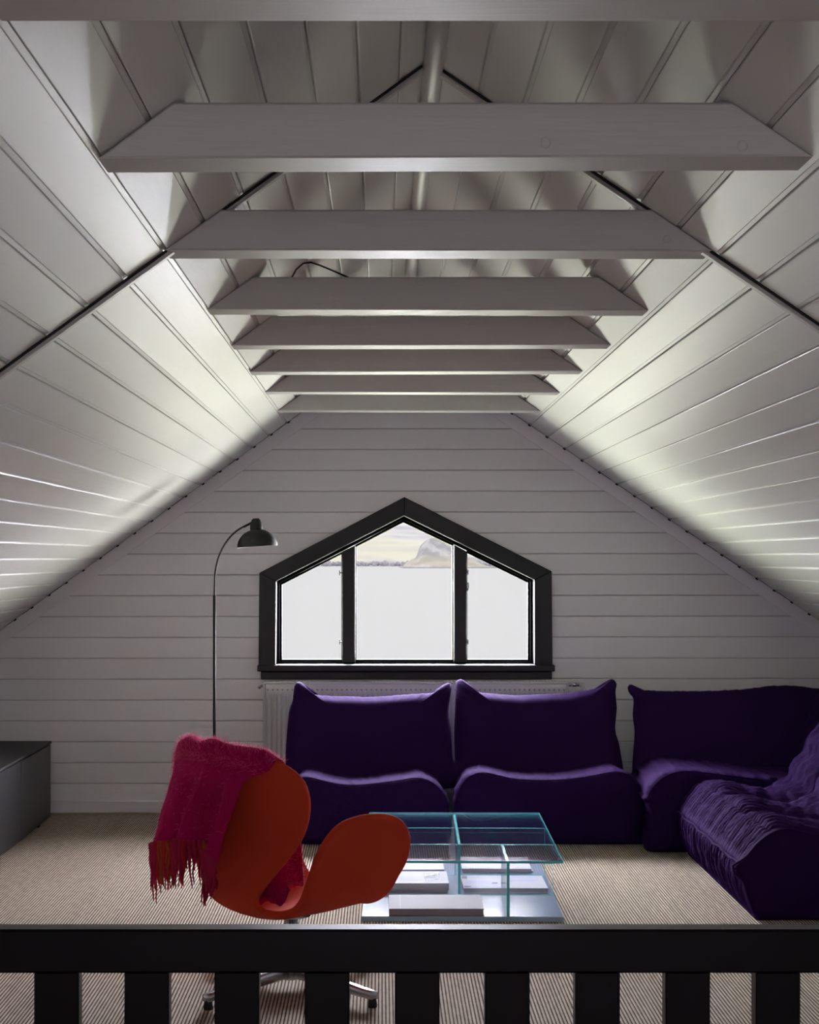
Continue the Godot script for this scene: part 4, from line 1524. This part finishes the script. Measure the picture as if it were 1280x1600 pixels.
# ---------------------------------------------------------------- outside
func bluff(px: float) -> float:   # height of the headland along the shore, metres
	var k := [[620.0, 0.0], [631.0, 0.5], [638.0, 6.0], [645.0, 10.0], [652.0, 12.0], [656.0, 15.0], [659.0, 22.0], [662.0, 28.0], [671.0, 34.0], [680.0, 37.0], [704.0, 39.0], [718.0, 30.0], [730.0, 16.0], [746.0, 13.0], [762.0, 5.0], [778.0, 1.0], [960.0, 0.0]]
	for i in k.size() - 1:
		if px < k[i + 1][0]:
			return lerpf(k[i][1], k[i + 1][1], clampf((px - k[i][0]) / (k[i + 1][0] - k[i][0]), 0, 1))
	return 0.0

func make_outside() -> void:
	var sea := EYE - 13.0
	var w := MeshInstance3D.new()
	w.name = "fjord"
	w.mesh = box_mesh(Vector3(-2500, sea - 0.05, -3200), Vector3(2500, sea, -130))
	w.material_override = M.fjord_water
	add_child(w)
	tag(w, "wide pale calm fjord filling the lower part of the window view", "water")
	w.set_meta("kind", "stuff")
	# grass bank below the house, out of sight under the sill
	var st := begin(true)
	var rows := []
	for j in 12:
		var t := j / 11.0
		var row := PackedVector3Array()
		for i in 13:
			row.append(Vector3(lerpf(-150, 150, i / 12.0), lerpf(-2.9, sea - 0.3, pow(t, 0.8)), lerpf(-8.6, -140, t)))
		rows.append(row)
	sheet(st, rows)
	var g := MeshInstance3D.new()
	g.name = "grass_bank"
	g.mesh = finish(st)
	g.material_override = M.grass
	add_child(g)
	tag(g, "grass bank sloping from the house down to the fjord", "grass")
	g.set_meta("kind", "stuff")
	# the far hillside
	noise.seed = 4
	noise.frequency = 0.0035
	noise.fractal_octaves = 5
	st = begin(true)
	var nx := 110
	var nz := 60
	var pts := []
	var cols := []
	for j in nz + 1:
		var t := float(j) / nz
		var z := -2534.0 - 1500.0 * t
		var rp := PackedVector3Array()
		var rc := []
		for i in nx + 1:
			var x := lerpf(-700, 900, float(i) / nx)
			var n := noise.get_noise_2d(x, z * 0.8)
			var h := 330.0 * pow(t, 1.5) * (0.75 + 0.5 * noise.get_noise_2d(x * 0.35, 70.0)) + 26.0 * n * t + 26.0 * smoothstep(0.0, 0.25, t)
			rp.append(Vector3(x, sea + h, z))
			var band := h + 14.0 * noise.get_noise_2d(x * 2.0, z * 2.0)
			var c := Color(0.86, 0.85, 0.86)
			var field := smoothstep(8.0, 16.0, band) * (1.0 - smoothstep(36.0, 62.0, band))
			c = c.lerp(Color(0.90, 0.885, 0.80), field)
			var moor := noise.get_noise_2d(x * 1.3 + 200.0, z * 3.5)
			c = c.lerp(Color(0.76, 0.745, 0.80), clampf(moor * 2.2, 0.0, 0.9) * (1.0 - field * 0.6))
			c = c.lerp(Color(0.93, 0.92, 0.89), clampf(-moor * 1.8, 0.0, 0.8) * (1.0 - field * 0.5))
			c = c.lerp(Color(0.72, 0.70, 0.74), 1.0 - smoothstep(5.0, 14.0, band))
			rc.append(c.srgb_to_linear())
		pts.append(rp)
		cols.append(rc)
	for j in nz:
		for i in nx:
			for q in [[j, i], [j + 1, i], [j, i + 1], [j, i + 1], [j + 1, i], [j + 1, i + 1]]:
				st.set_color(cols[q[0]][q[1]])
				st.add_vertex(pts[q[0]][q[1]])
	var hl := MeshInstance3D.new()
	hl.name = "hillside"
	hl.mesh = finish(st)
	hl.material_override = M.hillside
	add_child(hl)
	tag(hl, "hazy far hillside with pale yellow fields across the fjord", "hill")
	# the rocky headland in front of it
	st = begin(true)
	nx = 90
	nz = 36
	pts = []
	cols = []
	var zc := -2120.0
	noise.frequency = 0.011
	for j in nz + 1:
		var t := float(j) / nz
		var z := -2059.0 - 260.0 * t
		var rp := PackedVector3Array()
		var rc := []
		for i in nx + 1:
			var x := lerpf(24, 290, float(i) / nx)
			var px := AXIS.x + x * FOCAL / 2059.0
			var tall := bluff(px)
			var n := noise.get_noise_2d(x, z)
			var h := tall * smoothstep(0.0, 0.5, t + 0.04 * n) * (1.0 - smoothstep(0.75, 1.0, t)) * (1.06 + 0.10 * n) - 0.3 + 1.5 * noise.get_noise_2d(x * 3.0, z * 3.0) * t
			rp.append(Vector3(x, sea + maxf(h, -1.0), z))
			var rock := smoothstep(12.0, 17.0, h + 4.0 * n)
			var c := Color(0.80, 0.755, 0.71).lerp(Color(0.66, 0.65, 0.67), rock)
			c = c.lerp(Color(0.85, 0.84, 0.84), clampf(noise.get_noise_2d(x * 5.0 + 90.0, z * 3.0) * 2.4, 0.0, 0.8))
			c = c.lerp(Color(0.66, 0.66, 0.57), clampf(noise.get_noise_2d(x * 2.0 - 400.0, z * 2.0) * 1.4, 0.0, 0.6) * (1.0 - rock))
			c = c.lerp(Color(0.58, 0.58, 0.61), 1.0 - smoothstep(0.5, 2.0, h))
			rc.append(c.srgb_to_linear())
		pts.append(rp)
		cols.append(rc)
	for j in nz:
		for i in nx:
			for q in [[j, i], [j + 1, i], [j, i + 1], [j, i + 1], [j + 1, i], [j + 1, i + 1]]:
				st.set_color(cols[q[0]][q[1]])
				st.add_vertex(pts[q[0]][q[1]])
	var hd := MeshInstance3D.new()
	hd.name = "headland"
	hd.mesh = finish(st)
	hd.material_override = M.hillside
	add_child(hd)
	tag(hd, "grey rocky headland standing out into the fjord, right in the window", "headland")
	# woods along the far shore
	var blob := begin(true)
	var ball := SphereMesh.new()
	ball.radial_segments = 7
	ball.rings = 4
	var mm := MultiMesh.new()
	mm.transform_format = MultiMesh.TRANSFORM_3D
	mm.mesh = ball
	mm.instance_count = 620
	for k in 620:
		var x := rng.randf_range(-300, 420)
		var s := rng.randf_range(4.0, 8.5) * (0.7 + 0.5 * noise.get_noise_2d(x * 0.6, 40.0))
		mm.set_instance_transform(k, Transform3D(Basis().scaled(Vector3(s, s * 1.15, s)), Vector3(x, sea + s * 0.4 + rng.randf() * 4.0, -2530.0 - rng.randf() * 40.0)))
	var wd := MultiMeshInstance3D.new()
	wd.name = "shore_woods"
	wd.multimesh = mm
	wd.material_override = M.shore_wood
	add_child(wd)
	tag(wd, "low dark band of woods along the far shore of the fjord", "woods")
	wd.set_meta("kind", "stuff")
